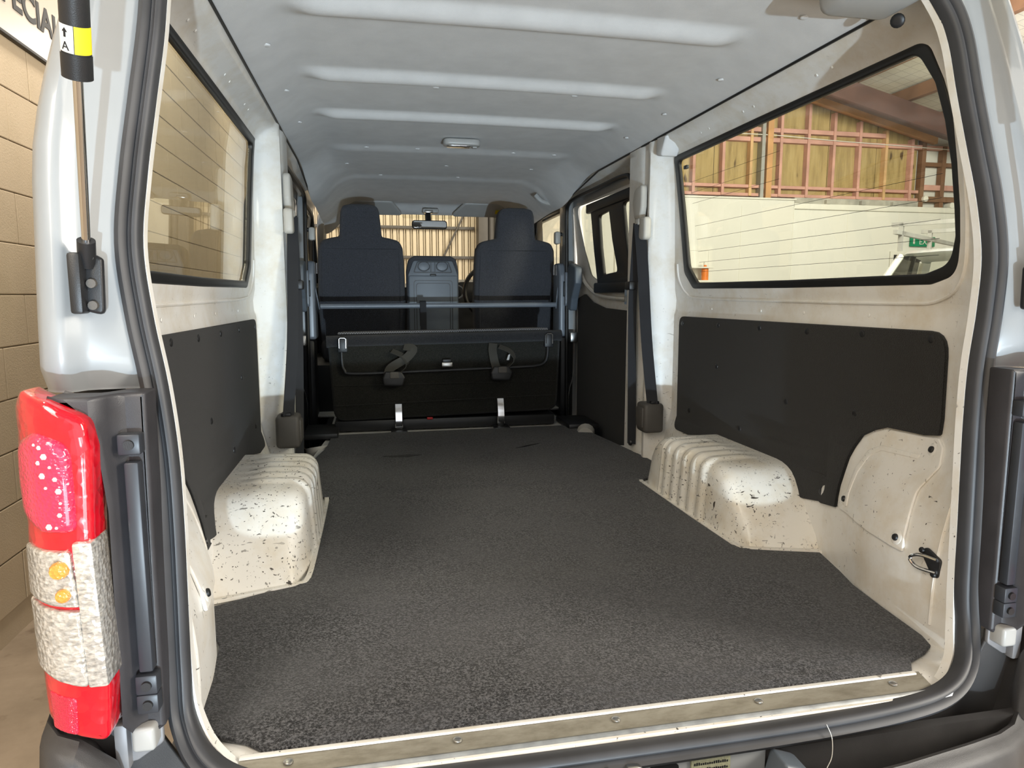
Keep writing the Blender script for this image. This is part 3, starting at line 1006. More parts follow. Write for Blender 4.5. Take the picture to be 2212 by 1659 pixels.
    # ---- tail lamp
    def bend(bm):
        return remap(bm, lambda a, b, c: (a, b + .075 * max(0, (abs(a) - .765) / .085) ** 2.2, c))

    def lens(name, pts, y, t, bev, mat, parent, label=None, cuts=(.775, .79, .80, .81, .82, .83, .84)):
        bm = plate_xz([(s * x, z) for x, z in pts], [], y, t, bev, 2)
        cut(bm, 0, [s * q for q in cuts])
        return obj(name, bend(bm), mat, parent, label, 40)
    hs = rpoly([(.741, .528, .02), (.785, .551, .02), (.823, .563, .01), (.847, .540, .02), (.843, .51), (.851, .475), (.852, .44), (.846, .405), (.838, .390), (.842, .37), (.840, .205), (.832, .190), (.828, .128, .02), (.742, .100, .012), (.736, .175), (.742, .372), (.737, .49, .02)], 4)
    lm = lens('tail_lamp', hs, -.040, .06, .010, 'red_lens', van, 'tall tail lamp with red, clear and reflector sections' if s < 0 else 'tail lamp on the driver side')
    lens('brake_lens', rpoly([(.757, .500, .03), (.800, .515, .02), (.836, .495, .03), (.842, .45, .03), (.835, .405, .02), (.80, .388, .01), (.757, .388, .012)], 5), -.066, .026, .010, 'bright_red_lens', lm, 'round faceted red brake lens')
    for k, (px_, pz_) in enumerate(((.797, .500), (.790, .497), (.785, .486), (.779, .473), (.774, .458), (.771, .443), (.770, .428), (.772, .413), (.789, .462), (.786, .447), (.793, .478), (.786, .398), (.777, .397))):
        by = .075 * max(0, (px_ - .765) / .085) ** 2.2
        obj('lens_glint', dome((s * px_, -.0787 + by, pz_), .0022 + .0010 * (k % 3), (0, -1, .1), .0012, 6), 'glint_pink', lm)  # pale pink domes stand in for highlights on the red lens
    cl = lens('indicator_lens', rpoly([(.838, .365, .01), (.7665, .365, .006), (.7600, .292, .002), (.839, .297, .004)], 3), -.068, .02, .004, 'clear_lens', lm, 'clear faceted indicator lens with amber bulb')
    obj('bulb', dome((s * .778, -.0775, .343), .0115, (0, -1, 0), .008, 12), 'amber_lens', cl)
    obj('bulb', dome((s * .776, -.0775, .310), .009, (0, -1, 0), .007, 12), 'amber_lens', cl)
    lens('reversing_lens', rpoly([(.838, .291, .004), (.7600, .286, .002), (.7565, .184, .006), (.832, .203, .01)], 3), -.068, .02, .004, 'clear_lens', lm, 'clear faceted reversing lens')
    strip = box(min(s * .7335, s * .7575), max(s * .7335, s * .7575), -.078, -.022, .184, .376, .004)
    obj('side_strip', remap(strip, lambda a, b, c: (a + s * .006 * (c - .184) / .19, b, c)), 'clear_lens', lm, 'clear side strip of the lamp')
    lens('reflector', rpoly([(.815, .172, .004), (.775, .168, .004), (.776, .118, .004), (.812, .122, .004)], 3), -.066, .012, .002, 'reflector_red', lm, 'red reflex reflector')
    # ---- bump stop and bracket
    br = plate_xz([(s * x, z) for x, z in rpoly([(.700, .108, .006), (.728, .108, .006), (.757, .080, .004), (.757, .018, .008), (.735, .022, .01), (.70, .045, .01)], 4)], [], .010, .008, .002)
    brk = obj('stop_bracket', br, 'bracket_grey', van)
    obj('bracket_flange', box(min(s * .742, s * .760), max(s * .742, s * .760), -.008, .012, .016, .086, .004), 'bracket_grey', brk)
    obj('bump_stop', box(min(s * .703, s * .733), max(s * .703, s * .733), -.022, .012, .050, .086, .006, 3), 'white_nylon', brk)
    # ---- gas strut
    t = thing('gas_strut', 'tailgate gas strut with black cylinder and yellow label' if s < 0 else 'tailgate gas strut beside the right rear corner', 'gas strut', (s * .76, .04, .66), 'tailgate gas struts')
    base = Vector((s * .760, .034, .735)); d = Vector((-s * .060, -.145, .262))
    side_v = d.cross(Vector((0, 1, 0))).normalized()
    obj('mount_bracket', plate_xz([(s * x, z) for x, z in rpoly([(.744, .728, .006), (.772, .745, .004), (.776, .66, .004), (.746, .652, .008)], 4)], [], .044, .012, .004), 'black_plastic', t)
    obj('mount_arm', box(min(s * .764, s * .780), max(s * .764, s * .780), .018, .045, .655, .735, .004), 'black_plastic', t)
    for zb in (.730, .695, .666):
        obj('bolt', rod((s * .757, .038, zb), (s * .757, .031, zb), .006), 'dark_cover', t)
    obj('end_fitting', rod(base - d * .06, base + d * .06, .011), 'black_plastic', t)
    obj('piston_rod', rod(base, base + d * .75, .0054, n=16), 'chrome', t)
    cyl = obj('cylinder', rod(base + d * .74, base + d * 2.74, .0150, n=28), 'black_plastic', t)
    obj('end_collar', rod(base + d * .735, base + d * .822, .0160, n=28), 'black_plastic', t)
    if s < 0:
        dn = d.normalized()
        q = Vector((0, 0, 1)).rotation_difference(dn).to_matrix()
        view = (Vector((-0.391, -0.976, 0.68)) - (base + d)).normalized()
        vl = q.inverted() @ view
        a0 = math.atan2(vl.y, vl.x)

        def wrap(nm, aa, ab, l0, l1, mat, r=.01535):
            rows = []
            for l in (l0, l1):
                c_ = base + d * l
                rows.append([c_ + q @ Vector((r * math.cos(a0 + aa + (ab - aa) * k / 8), r * math.sin(a0 + aa + (ab - aa) * k / 8), 0)) for k in range(9)])
            return obj(nm, loft(rows), mat, cyl)
        wrap('white_label', -1.35, -.15, .828, .922, 'label_white')
        wrap('yellow_label', -.10, 1.45, .828, .922, 'label_yellow')
        tx = text('A', .013, .0002)
        c_ = base + d * .985

        def onto(a, b, c):
            ang = a0 - .72 + a / .0157
            return base + d * (.836) + dn * b + q @ Vector(((.0157 + c) * math.cos(ang), (.0157 + c) * math.sin(ang), 0))
        obj('letter', remap(tx, onto), 'ink', cyl, smooth=0)
        ar = plate([(-.0012, .0135), (.0012, .0135), (.0012, .019), (.0032, .019), (0, .0232), (-.0032, .019), (-.0012, .019)], [], .0004)
        obj('arrow', remap(ar, onto), 'ink', cyl, smooth=0)

# ---- rubber seal round the tailgate opening
half = [(0, -.060, -.027), (.3, -.058, -.026), (.48, -.050, -.021), (.58, -.034, -.012), (.645, -.004, .012), (.680, .030, .060), (.687, .046, .130)]
half += [((lerp_tab(A_IN, z) + lerp_tab(A_OUT, z)) / 2, (lerp_tab(Y_IN, z) + lerp_tab(Y_OUT, z)) / 2, z) for z in (.25, .35, .45, .55, .65, .75, .85, .95, 1.05, 1.15)]
half += [(.668, .180, 1.215), (.630, .198, 1.268), (.52, .208, 1.292), (.3, .213, 1.30), (0, .215, 1.302)]
loop = half + [(-x, y, z) for x, y, z in reversed(half[1:-1])]
SEAL = [(-.0155, -.014), (-.0165, .004), (-.013, .012), (-.008, .013), (-.004, .007), (-.0015, .007), (.001, .014), (.007, .018), (.013, .015), (.0165, .006), (.016, -.014)]
obj('weather_seal', sweep(smooth_path(loop, 6, True), SEAL, True, up=(0, -1, 0)), 'rubber', van, 'grey rubber weather seal around the tailgate opening', smooth=60)
# cream flange the seal sits on
obj('opening_flange', sweep(smooth_path([(x * (.990 if z > .1 or z < -.015 else .983), y + .018, z - (.010 if z < 0.0 else 0)) for x, y, z in loop], 6, True), [(-.009, -.012), (.009, -.012), (.009, .004), (-.009, .004)], True, up=(0, -1, 0)), 'cream_paint', van, smooth=60)

# ---- load floor and step wells
fp = plate_xy([(-.58, -.045), (.58, -.045), (.655, .01), (.69, .07), (.80, .5), (.82, 1.90), (.66, 1.95), (.62, 2.40), (.62, 3.0), (.80, 3.05), (.80, 4.6), (-.80, 4.6), (-.80, 3.05), (-.62, 3.0), (-.62, 2.40), (-.66, 1.95), (-.82, 1.90), (-.80, .5), (-.69, .07), (-.655, .01)], [], -.013, .014)
obj('floor_pan', fp, 'cream_paint', van, smooth=0)
obj('under_floor', box(-.83, .83, -.03, 4.6, -.30, -.26), 'black_plastic', van, smooth=0)
for s in (1, -1):
    obj('door_step', box(min(s * .60, s * .85), max(s * .60, s * .85), 1.86, 3.04, -.24, -.20, .01), 'black_plastic', van)
    obj('step_riser', box(min(s * .60, s * .66), max(s * .60, s * .66), 1.95, 3.04, -.22, -.02, .01), 'black_plastic', van)
    # ledge and tapered stub by the step
    obj('step_ledge', box(min(s * .57, s * .73), max(s * .57, s * .73), 2.30, 2.56, .0, .028, .006), 'black_plastic', van)
    obj('floor_stub', rod((s * .625, 2.20, -.01), (s * .64, 2.24, .0), .04, .045), 'pale_plastic', van) if s > 0 else obj('floor_stub', rod((-.635, 2.12, -.16), (-.655, 2.16, -.004), .030, .052, 20), 'pale_plastic', van)

# ---- rear sill trim
sx0, sx1 = -.60, .560
pr = [(.016, .0005), (.010, .0040), (-.027, -.0060), (-.030, -.0090)]
obj('sill_plate', loft([[(x, y, z) for y, z in pr] for x in (sx0, sx1)]), 'sill_alloy', van, 'dull alloy sill plate', smooth=0)
pr = [(.018, .002), (.011, .006), (.004, .006), (.003, .003)]
obj('sill_edge', loft([[(x, y, z) for y, z in pr] for x in (sx0, sx1 - .01)]), 'cream_paint', van)
pr = [(-.026, -.008), (-.029, -.004), (-.034, -.002), (-.039, -.005), (-.043, -.012), (-.044, -.034)]
obj('sill_lip', loft([[(x, y, z) for y, z in pr] for x in (sx0, sx1 - .004)]), 'lip_metal', van, 'bright metal lip of the sill')
for x in (-.28, -.023, .231, .492, -.53):
    sc_ = obj('sill_screw', dome((x, -.008, -.0005), .0075, (0, 0, 1), .003, 12), 'steel', van)

# ---- latch panel and striker below the seal
obj('latch_panel', box(-.36, .215, -.062, -.052, -.16, -.040, .004), 'paint', van)
stk = obj('latch_striker', plate_xz(rpoly([(-.088, -.14, .01), (-.005, -.14, .01), (-.005, -.030, .012), (-.030, -.028, .006), (-.045, -.046, .01), (-.060, -.028, .006), (-.088, -.034, .01)], 4), [], -.080, .012, .003), 'steel', van, 'bright steel tailgate striker')
obj('striker_loop', sweep(smooth_path([(-.066, -.074, -.10), (-.064, -.095, -.07), (-.045, -.10, -.062), (-.026, -.095, -.07), (-.024, -.074, -.10)]), circ(.005, 8)), 'chrome', stk)
obj('striker_bolt', dome((-.020, -.074, -.058), .008, (0, -1, 0), .004, 10), 'steel', stk)
vp = obj('data_plate', box(.082, .150, -.0655, -.0615, -.072, -.047, .001, 1), 'label_olive', van, 'small olive data plate with rows of characters')
obj('panel_slot', plate_xz(rrect(.012, .062, -.066, -.050, .007), [], -.0622, .003), 'black_plastic', van)
for zl in (-.057, -.067):
    gl_ = bmesh.new()
    for k in range(16):
        box(.087 + k * .0037, .0893 + k * .0037, -.0660, -.0654, zl, zl + .003 + .002 * rnd.random(), bm=gl_)
    obj('stamped_characters', gl_, 'ink', vp, smooth=0)
ctr = plate_xz(rpoly([(-.5, -.30), (.34, -.30), (.30, -.135, .03), (.262, -.060, .02), (.220, -.044, .005), (.205, -.105, .02), (.05, -.108, .01), (-.5, -.108)], 5), [], -.085, .05, .008)
obj('latch_surround', ctr, 'blue_grey_plastic', van, 'blue grey plastic surround under the striker')
lg = obj('surround_clip', rod((.075, -.110, -.125), (.075, -.114, -.125), .012), 'black_plastic', van)

# ---- rear bumper
BX = [(0, -.178, -.042, -.12), (.20, -.170, -.041, -.12), (.40, -.150, -.041, -.12), (.55, -.122, -.047, -.12), (.63, -.100, -.055, -.12), (.69, -.072, -.064, -.125), (.720, -.052, -.058, -.11), (.738, -.034, -.014, -.06), (.752, -.030, .045, .0), (.79, -.040, .088, .07), (.82, -.030, .094, .08), (.845, .0, .098, .085), (.858, .06, .10, .085)]
rows = []
for x, yr, zr, zf in [(-a, b, c, d_) for a, b, c, d_ in reversed(BX[1:])] + BX:
    yi = -.060 + .09 * sstep(.60, .76, abs(x)) + (.05 if abs(x) > .8 else 0)
    rows.append([(x, yi + .03, zf - .015 - .02), (x, yi, zf - .02), (x, yr * .6 + yi * .4, zf - .012 + (zr - zf) * .25), (x, yr + .018, zr - .018), (x, yr + .010, zr - .002), (x, yr + .003, zr), (x, yr - .004, zr - .006), (x, yr - .014, zr - .010), (x, yr - .022, zr - .020), (x, yr - .030, zr - .06), (x, yr - .030, -.36), (x, yr + .05, -.44)])
obj('rear_bumper', loft(rows), 'bumper_plastic', van, 'dark grey textured plastic rear bumper', smooth=45)
obj('bumper_fill', box(-.735, .735, -.047, -.03, -.40, -.062), 'bumper_plastic', van, smooth=0)
for s in (1, -1):
    obj('corner_backing', plate_xz([(s * x, z) for x, z in ((.56, -.4), (.84, -.4), (.84, .12), (.708, .12), (.704, .05), (.675, -.005), (.62, -.035), (.56, -.05))], [], .016, .01), 'bumper_plastic', van, smooth=0)

# ---- raised tailgate over the camera
tg = Matrix.Translation((0, .21, 1.375)) @ Matrix.Rotation(R(-11.5), 4, 'X')
gt = obj('tailgate', xf(remap(plate(rpoly([(-.70, -1.25, .08), (.70, -1.25, .08), (.74, -.6, .1), (.66, 0, .04), (-.66, 0, .04), (-.74, -.6, .1)], 5), [rpoly([(-.56, -.60, .06), (.56, -.60, .06), (.54, -.12, .06), (-.54, -.12, .06)], 5)], .07, .02, 2), lambda a, b, c: (a, b, c + .05)), tg), 'paint', van)
obj('tailgate_glass', xf(remap(plate(rpoly([(-.57, -.61, .06), (.57, -.61, .06), (.55, -.11, .06), (-.55, -.11, .06)], 5), [], .005), lambda a, b, c: (a, b, c + .07)), tg), 'side_glass', gt)

# ---- roof lining with its pressed ribs
def roof_lining(x, y):
    ax = abs(x)
    z = 1.282 + .064 * (1 - sstep(.56, .712, ax)) + .006 * (1 - (ax / .7) ** 2)
    inside = 1 - sstep(.50, .60, ax)
    for yr, w_ in ((.30, .075), (.76, .075), (1.27, .065), (1.73, .060)):
        u = (y - yr) / w_
        if abs(u) < 1:
            z -= .022 * inside * (0.5 + 0.5 * math.cos(u * math.pi)) ** .8
    # overhead swell and drop towards the windscreen
    z -= .012 * sstep(2.25, 2.36, y) * inside
    z -= .010 * sstep(2.96, 3.06, y) * (1 - sstep(.60, .70, ax))
    z -= .025 * sstep(3.10, 3.80, y) + .060 * sstep(3.86, 4.03, y)
    # side swells over the cab doors
    z -= .10 * sstep(.46, .68, ax) * sstep(2.35, 3.0, y)
    return z


ys = []
y = .215
while y < 4.0:
    ys.append(y)
    y += .0125 if y < 2.4 else .03
ys.append(4.02)
xs_ = [-.70 + .70 * 2 * k / 64 for k in range(65)]
obj('headliner', loft([[(x, y, roof_lining(x, y)) for x in xs_] for y in ys]), 'headliner', van, 'grey ribbed roof lining', smooth=50)
obj('roof_skin', loft([[(-.76, y, 1.34), (-.6, y, 1.39), (0, y, 1.41), (.6, y, 1.39), (.76, y, 1.34)] for y in (.2, 4.0)]), 'paint', van)
for s in (1, -1):
    obj('headliner_edge', sweep([(s * .703, .30, 1.281), (s * .703, 2.3, 1.279), (s * .700, 3.0, 1.19)], circ(.004, 6)), 'black_rubber', van)
    obj('corner_trim', box(min(s * .50, s * .66), max(s * .50, s * .66), .20, .34, 1.235, 1.30, .025, 3), 'grey_plastic', van)
    obj('trim_plug', dome((s * .655, .29, 1.225), .014, (-s, -.6, -.5), .006), 'black_plastic', van)
for x, y in ((-.62, .55), (.62, .55), (-.64, .95), (.64, .98), (-.64, 1.35), (.64, 1.38), (-.64, 1.75), (.64, 1.75), (-.17, 1.36), (.30, 1.36), (-.40, 2.30), (-.17, 2.30), (.28, 2.30), (.48, 2.30), (-.50, 2.65), (.0, 2.65), (.45, 2.65), (-.33, 2.98), (.10, 2.98)):
    obj('liner_clip', dome((x, y, roof_lining(x, y) + .001), .011, (0, 0, -1), .004, 12), 'headliner', van)
dl = obj('dome_lamp', plate_xy(rrect(-.075, .085, 2.04, 2.11, .03), [], 1.333, .028, .008), 'white_nylon', van, 'small oblong ceiling lamp')
obj('lamp_lens', plate_xy(rrect(-.060, .045, 2.05, 2.10, .02), [], 1.318, .006, .002), 'chrome', dl)
obj('lamp_switch', box(.052, .072, 2.065, 2.085, 1.313, 1.32, .003), 'grey_plastic', dl)
ml = obj('map_lamp', box(-.035, .075, 3.86, 3.93, 1.243, 1.272, .008), 'white_nylon', van, 'front map lamp')
obj('lamp_lens', box(-.025, .035, 3.855, 3.925, 1.240, 1.262, .006), 'chrome', ml)
for nm, x0, x1 in (('sun_visor', -.66, -.19), ('sun_visor', .19, .70)):
    sgn = 1 if x0 > 0 else -1
    pts = rpoly([(x0 if sgn < 0 else x0 - .02, -.085, .02), (x1 if sgn > 0 else x1 + .02, -.085, .02), (x1 - (.06 if sgn < 0 else 0), .085, .03), (x0 + (.06 if sgn > 0 else 0), .085, .03)], 5)
    pts = [(a, b) for a, b in pts]
    v_ = remap(plate(pts, [], .022, .008), lambda a, b, c: (a, 3.86 - b * .82, 1.262 + b * .42 + c + .01))
    vis = obj(nm, v_, 'grey_plastic', van, 'grey sun visor')
    if sgn > 0:
        obj('warning_label', remap(plate([(.47, -.03), (.64, -.03), (.64, .02), (.47, .02)], [], .002), lambda a, b, c: (a, 3.86 - b * .82 - .006, 1.262 + b * .42 - .003)), 'label_yellow', vis, smooth=0)
gh = sweep(smooth_path([(.56, 3.02, 1.262), (.60, 3.02, 1.225), (.68, 3.05, 1.215), (.70, 3.12, 1.235)]), circ(.014, 8))
obj('grab_handle', gh, 'grey_plastic', van)

# ---- interior mirror
im = thing('rear_view_mirror', 'interior rear view mirror hanging at the windscreen top', 'mirror', (.02, 3.93, 1.1))
obj('stalk', rod((.005, 3.95, 1.25), (.005, 3.90, 1.18), .020), 'black_plastic', im)
obj('mirror_shell', plate_xz(rrect(-.11, .135, 1.135, 1.195, .024), [], 3.905, .03, .008), 'black_plastic', im)
plain('mirror_glass', (0.85, 0.85, 0.85), 0.02, metal=1.0, var=0.0)
obj('mirror_face', plate_xz(rrect(-.103, .128, 1.141, 1.189, .02), [], 3.888, .003), 'mirror_glass', im)

# ---- sliding doors
DWIN = rpoly([(2.03, 1.172, .03), (2.94, 1.185, .05), (2.83, .93, .06), (2.72, .790, .08), (2.53, .735, .06), (1.965, .712, .02)], 5)
for s in (1, -1):
    sd = obj('sliding_door', remap(cut(plate(rpoly([(1.885, -.20), (3.0, -.20), (3.0, 1.23, .05), (1.885, 1.23, .06)], 5), [DWIN], .0), 1, [.2, .6, .7, .9, 1.1, 1.2]), lambda a, b, c: (s * (.818 - .03 * sstep(.8, 1.25, b)), a, b)), 'cream_paint', van, 'sliding side door with sliding window')
    # door trim, curved top edge
    ct = rpoly([(1.89, -.20), (2.93, -.20, .02), (2.93, .66, .02), (2.80, .685, .05), (2.66, .640, .08), (2.45, .612, .05), (1.89, .600)], 5)
    obj('door_trim', plate_yz(ct, [], s * .806, .012, .003), 'trim_carpet', sd)
    led = smooth_path([(s * .800, 2.87, .80), (s * .802, 2.78, .742), (s * .803, 2.62, .690), (s * .803, 2.40, .668), (s * .803, 1.92, .655)], 6)
    obj('window_ledge', sweep(led, circ(.010, 8)), 'cream_paint', sd)
    obj('door_glass', plate_yz(DWIN, [], s * .812, .004), 'side_glass', sd)
    fr = plate_yz(rpoly([(2.02, 1.17, .01), (2.70, 1.155, .02), (2.625, .92), (2.555, .738, .01), (1.965, .713, .01)], 4), [rpoly([(2.56, 1.095, .02), (2.395, 1.105, .015), (2.335, .95), (2.25, .795, .015), (2.465, .785, .02), (2.52, .93)], 4), rpoly([(2.20, 1.115, .02), (2.035, 1.125, .01), (1.985, .80, .01), (2.07, .765, .02), (2.15, .95)], 4)], s * .803, .020, .005)
    obj('window_frame', fr, 'black_plastic', sd, 'black frame of the sliding window')
    obj('frame_bottom', box(min(s * .785, s * .81), max(s * .785, s * .81), 1.93, 2.60, .690, .745, .010), 'black_plastic', sd)
    obj('frame_top', box(min(s * .780, s * .81), max(s * .780, s * .81), 1.93, 2.74, 1.125, 1.175, .008), 'black_plastic', sd)
    # seal round the door opening
    ds = smooth_path([(s * .755, 1.900, -.10), (s * .742, 1.900, .3), (s * .742, 1.900, .7), (s * .740, 1.905, 1.08), (s * .738, 1.945, 1.185), (s * .735, 2.05, 1.213), (s * .735, 2.4, 1.215), (s * .735, 2.80, 1.215), (s * .737, 2.93, 1.200), (s * .74, 2.975, 1.14), (s * .745, 2.982, .9), (s * .75, 2.982, .4), (s * .755, 2.982, -.18)], 5)
    obj('door_seal', sweep(ds, circ(.011, 8), up=(s, 0, 0)), 'black_rubber', sd)
    # pull handle and latch at the leading edge
    hd = obj('door_latch', plate_yz(rpoly([(2.80, .835, .03), (2.93, .865, .02), (2.965, .84, .02), (2.965, .60, .03), (2.90, .585, .02), (2.87, .66, .03), (2.80, .745, .02)], 4), [], s * .765, .045, .010), 'blue_grey_plastic', sd, 'grey door latch with pull handle')
    obj('latch_lever', plate_yz(rpoly([(2.965, .82, .02), (3.02, .81, .02), (3.02, .62, .02), (2.965, .61, .02)], 4), [], s * .742, .018, .006), 'bar_grey', hd)
    obj('latch_recess', plate_yz(rrect(2.975, 3.008, .67, .76, .012), [], s * .731, .006, .002), 'black_plastic', hd)
    obj('catch_plate', box(min(s * .755, s * .80), max(s * .755, s * .80), 2.92, 2.97, .40, .46, .006), 'steel', sd)
    # pillar between sliding door and front door
    obj('door_pillar', box(min(s * .745, s * .84), max(s * .745, s * .84), 3.02, 3.16, -.2, 1.22, .015), 'paint', van)
    obj('pillar_trim', plate_yz(rpoly([(2.995, .43, .02), (3.15, .43, .02), (3.15, .87, .03), (3.04, .87, .05), (2.995, .80, .03)], 5), [], s * .735, .06, .014), 'bar_grey', van)
    obj('pillar_base', box(min(s * .715, s * .80), max(s * .715, s * .80), 3.0, 3.15, -.2, .43, .02), 'black_plastic', van)
    # front door
    fd = obj('front_door', plate_yz([(3.14, -.3), (4.7, -.3), (4.7, .75), (4.05, 1.25), (3.14, 1.25)], [rpoly([(3.20, .76, .03), (4.35, .76, .05), (3.92, 1.19, .06), (3.20, 1.20, .08)], 5)], s * .815, .03, .004), 'paint', van)
    obj('front_glass', plate_yz(rpoly([(3.20, .76, .03), (4.35, .76, .05), (3.92, 1.19, .06), (3.20, 1.20, .08)], 5), [], s * .822, .004), 'screen_glass', fd)
    obj('front_seal', sweep(smooth_path([(s * .795, 3.18, .6), (s * .79, 3.18, 1.12), (s * .785, 3.26, 1.215), (s * .78, 3.80, 1.215), (s * .785, 4.0, 1.15), (s * .79, 4.4, .74)], 6), circ(.016, 8), up=(s, 0, 0)), 'black_rubber', fd)
    obj('front_door_trim', plate_yz([(3.16, -.3), (4.6, -.3), (4.6, .74), (3.16, .74)], [], s * .79, .03, .006), 'black_plastic', fd)
    obj('windscreen_pillar', sweep(smooth_path([(s * .66, 3.88, 1.275), (s * .72, 4.05, 1.21), (s * .75, 4.35, 1.02), (s * .78, 4.70, .78)], 5), circ(.034, 10)), 'headliner', van)

# ---- cab
obj('windscreen', loft([[(x, 4.04 - .10 * (x / .7) ** 2, 1.275) for x in (-.70, -.35, 0, .35, .70)], [(x * 1.12, 4.78 - .12 * (x / .7) ** 2, .72) for x in (-.70, -.35, 0, .35, .70)]]), 'screen_glass', van, 'clear windscreen')
obj('windscreen_shade_band', loft([[(x, 4.03 - .10 * (x / .7) ** 2, 1.272) for x in (-.20, 0, .25)], [(x, 4.09 - .10 * (x / .7) ** 2, 1.225) for x in (-.16, .02, .21)]]), 'side_glass', van)
obj('dashboard', loft([[(x, 4.08, .20), (x, 4.06, .62), (x, 4.10, .735 + .04 * sstep(.12, .25, x) * (1 - sstep(.62, .74, x))), (x, 4.25, .765 + .03 * sstep(.12, .25, x) * (1 - sstep(.62, .74, x))), (x, 4.76, .70)] for x in (-.80, -.5, 0, .12, .19, .25, .45, .62, .70, .74, .80)]), 'black_plastic', van)
obj('front_bulkhead', box(-.82, .82, 4.72, 4.80, -.4, .72), 'black_plastic', van, smooth=0)
obj('bonnet_lip', box(-.80, .80, 4.74, 5.0, .60, .72, .03), 'paint', van)
sw = obj('steering_wheel', sweep([Vector((.45 + .19 * math.cos(a), 3.93 + .045 * math.sin(a), .70 + .185 * math.sin(a))) for a in [k * math.pi / 24 for k in range(48)]], circ(.016, 8), True, up=(0, 1, .3)), 'black_plastic', van, 'black steering wheel')
obj('wheel_hub', box(.36, .54, 3.93, 3.98, .62, .74, .03, 3), 'black_plastic', sw)
obj('steering_column', rod((.45, 3.97, .68), (.45, 4.15, .60), .04), 'black_plastic', van)
obj('vent_bezel', sweep([Vector((.22 + .045 * math.cos(a), 4.05, .70 + .045 * math.sin(a))) for a in [k * math.pi / 10 for k in range(20)]], circ(.007, 6), True, up=(0, 1, 0)), 'bar_grey', van)
obj('engine_cover', box(-.80, .80, 3.15, 3.95, -.05, .28, .04), 'black_plastic', van)

# ================================================================ seats
def seat(cx, label):
    t = thing('car_seat', label, 'seat', (cx, 3.35, .28), 'front seats')
    P = []
    right = [(.245, .36, .04), (.258, .62), (.252, .86), (.246, .955, .05), (.225, 1.000, .05), (.165, 1.015, .03), (.124, 1.022, .015), (.119, 1.08), (.112, 1.16), (.100, 1.198, .04), (.05, 1.208)]
    pts = right + [(-p[0],) + tuple(p[1:]) for p in reversed(right)]
    bm = plate(rpoly([(cx + p[0], p[1], p[2] if len(p) > 2 else 0) for p in pts], 5), [], .13, .032, 4)
    cut(bm, 1, [.5, .7, .85, .95, 1.0, 1.03, 1.1])

    def lean(a, b, c):
        return (a, 3.315 - c - .10 * (b - .62) - .018 * math.cos((a - cx) / .26 * 1.4) * (1 if c > 0 else 0) * (1 - sstep(.95, 1.05, b)), b)
    bk = obj('backrest', remap(bm, lean), 'seat_fabric', t, smooth=60)
    # piping seam between shoulders and headrest
    obj('seam', sweep(smooth_path([(cx - .125, 3.217, 1.012), (cx, 3.208, 1.030), (cx + .125, 3.217, 1.012)], 6), circ(.0022, 6)), 'seat_fabric', bk)
    for s in (-1, 1):
        obj('seam', sweep([(cx + s * .222, 3.252, .40), (cx + s * .228, 3.232, .70), (cx + s * .222, 3.210, .93)], circ(.0022, 6)), 'seat_fabric', bk)
    obj('seat_base', box(cx - .25, cx + .25, 3.25, 3.80, .28, .42, .04, 3), 'seat_fabric', t, smooth=60)
    obj('seat_plinth', box(cx - .23, cx + .23, 3.28, 3.75, .22, .30, .01), 'black_plastic', t)
    return t


seat(-.451, 'dark grey passenger seat with fixed headrest, on the left')
ds_ = seat(.487, 'dark grey driver seat with fixed headrest, in front of the steering wheel')
# flap at the foot of the passenger backrest
cs = thing('centre_seat', 'folded centre seat back with two cup holders and storage lid', 'seat', (-.028, 3.3, .28))
cx = -.028
fr = plate_xz(rpoly([(cx - .158, .32, .02), (cx + .158, .32, .02), (cx + .158, .82), (cx + .145, .895, .04), (cx + .11, .915, .03), (cx - .11, .915, .03), (cx - .145, .895, .04), (cx - .158, .82)], 5), [], 3.28, .11, .022, 3)
obj('padded_shell', fr, 'seat_fabric', cs, smooth=60)
pn = plate_xz(rpoly([(cx - .150, .40, .01), (cx + .150, .40, .01), (cx + .150, .80), (cx + .118, .885, .02), (cx - .118, .885, .02), (cx - .150, .80)], 5), [], 3.222, .016, .004)
pn = obj('back_panel', pn, 'blue_grey_plastic', cs, 'blue grey plastic back panel')
tr = plate_xz(rpoly([(cx - .118, .812, .008), (cx + .118, .812, .008), (cx + .094, .880, .012), (cx - .094, .880, .012)], 4), [rpoly([(cx - .112, .817, .006), (cx + .112, .817, .006), (cx + .090, .875, .01), (cx - .090, .875, .01)], 4)], 3.212, .006, .001)
obj('tray_rim', tr, 'black_plastic', pn)
for s in (-1, 1):
    obj('cup_holder', plate_xz([(cx + s * .055 + .037 * math.cos(a), .850 + .030 * math.sin(a)) for a in [k * math.pi / 14 for k in range(28)]], [[(cx + s * .055 + .033 * math.cos(a), .850 + .026 * math.sin(a)) for a in [k * math.pi / 14 for k in range(28)]]], 3.210, .008, .001), 'black_plastic', pn)
    obj('cup_insert', plate_xz([(cx + s * .055 + .032 * math.cos(a), .852 + .025 * math.sin(a)) for a in [k * math.pi / 14 for k in range(28)]], [], 3.212, .005, .001), 'blue_grey_plastic', pn)
for xx in (-.012, .012):
    obj('divider', box(cx + xx - .002, cx + xx + .002, 3.207, 3.215, .815, .878), 'black_plastic', pn)
obj('latch_button', box(cx - .018, cx + .018, 3.204, 3.216, .792, .806, .003), 'black_plastic', pn)
lid = obj('storage_lid', plate_xz(rpoly([(cx - .146, .41, .012), (cx + .146, .41, .012), (cx + .146, .796, .012), (cx - .146, .796, .012)], 4), [], 3.214, .012, .004), 'blue_grey_plastic', cs)
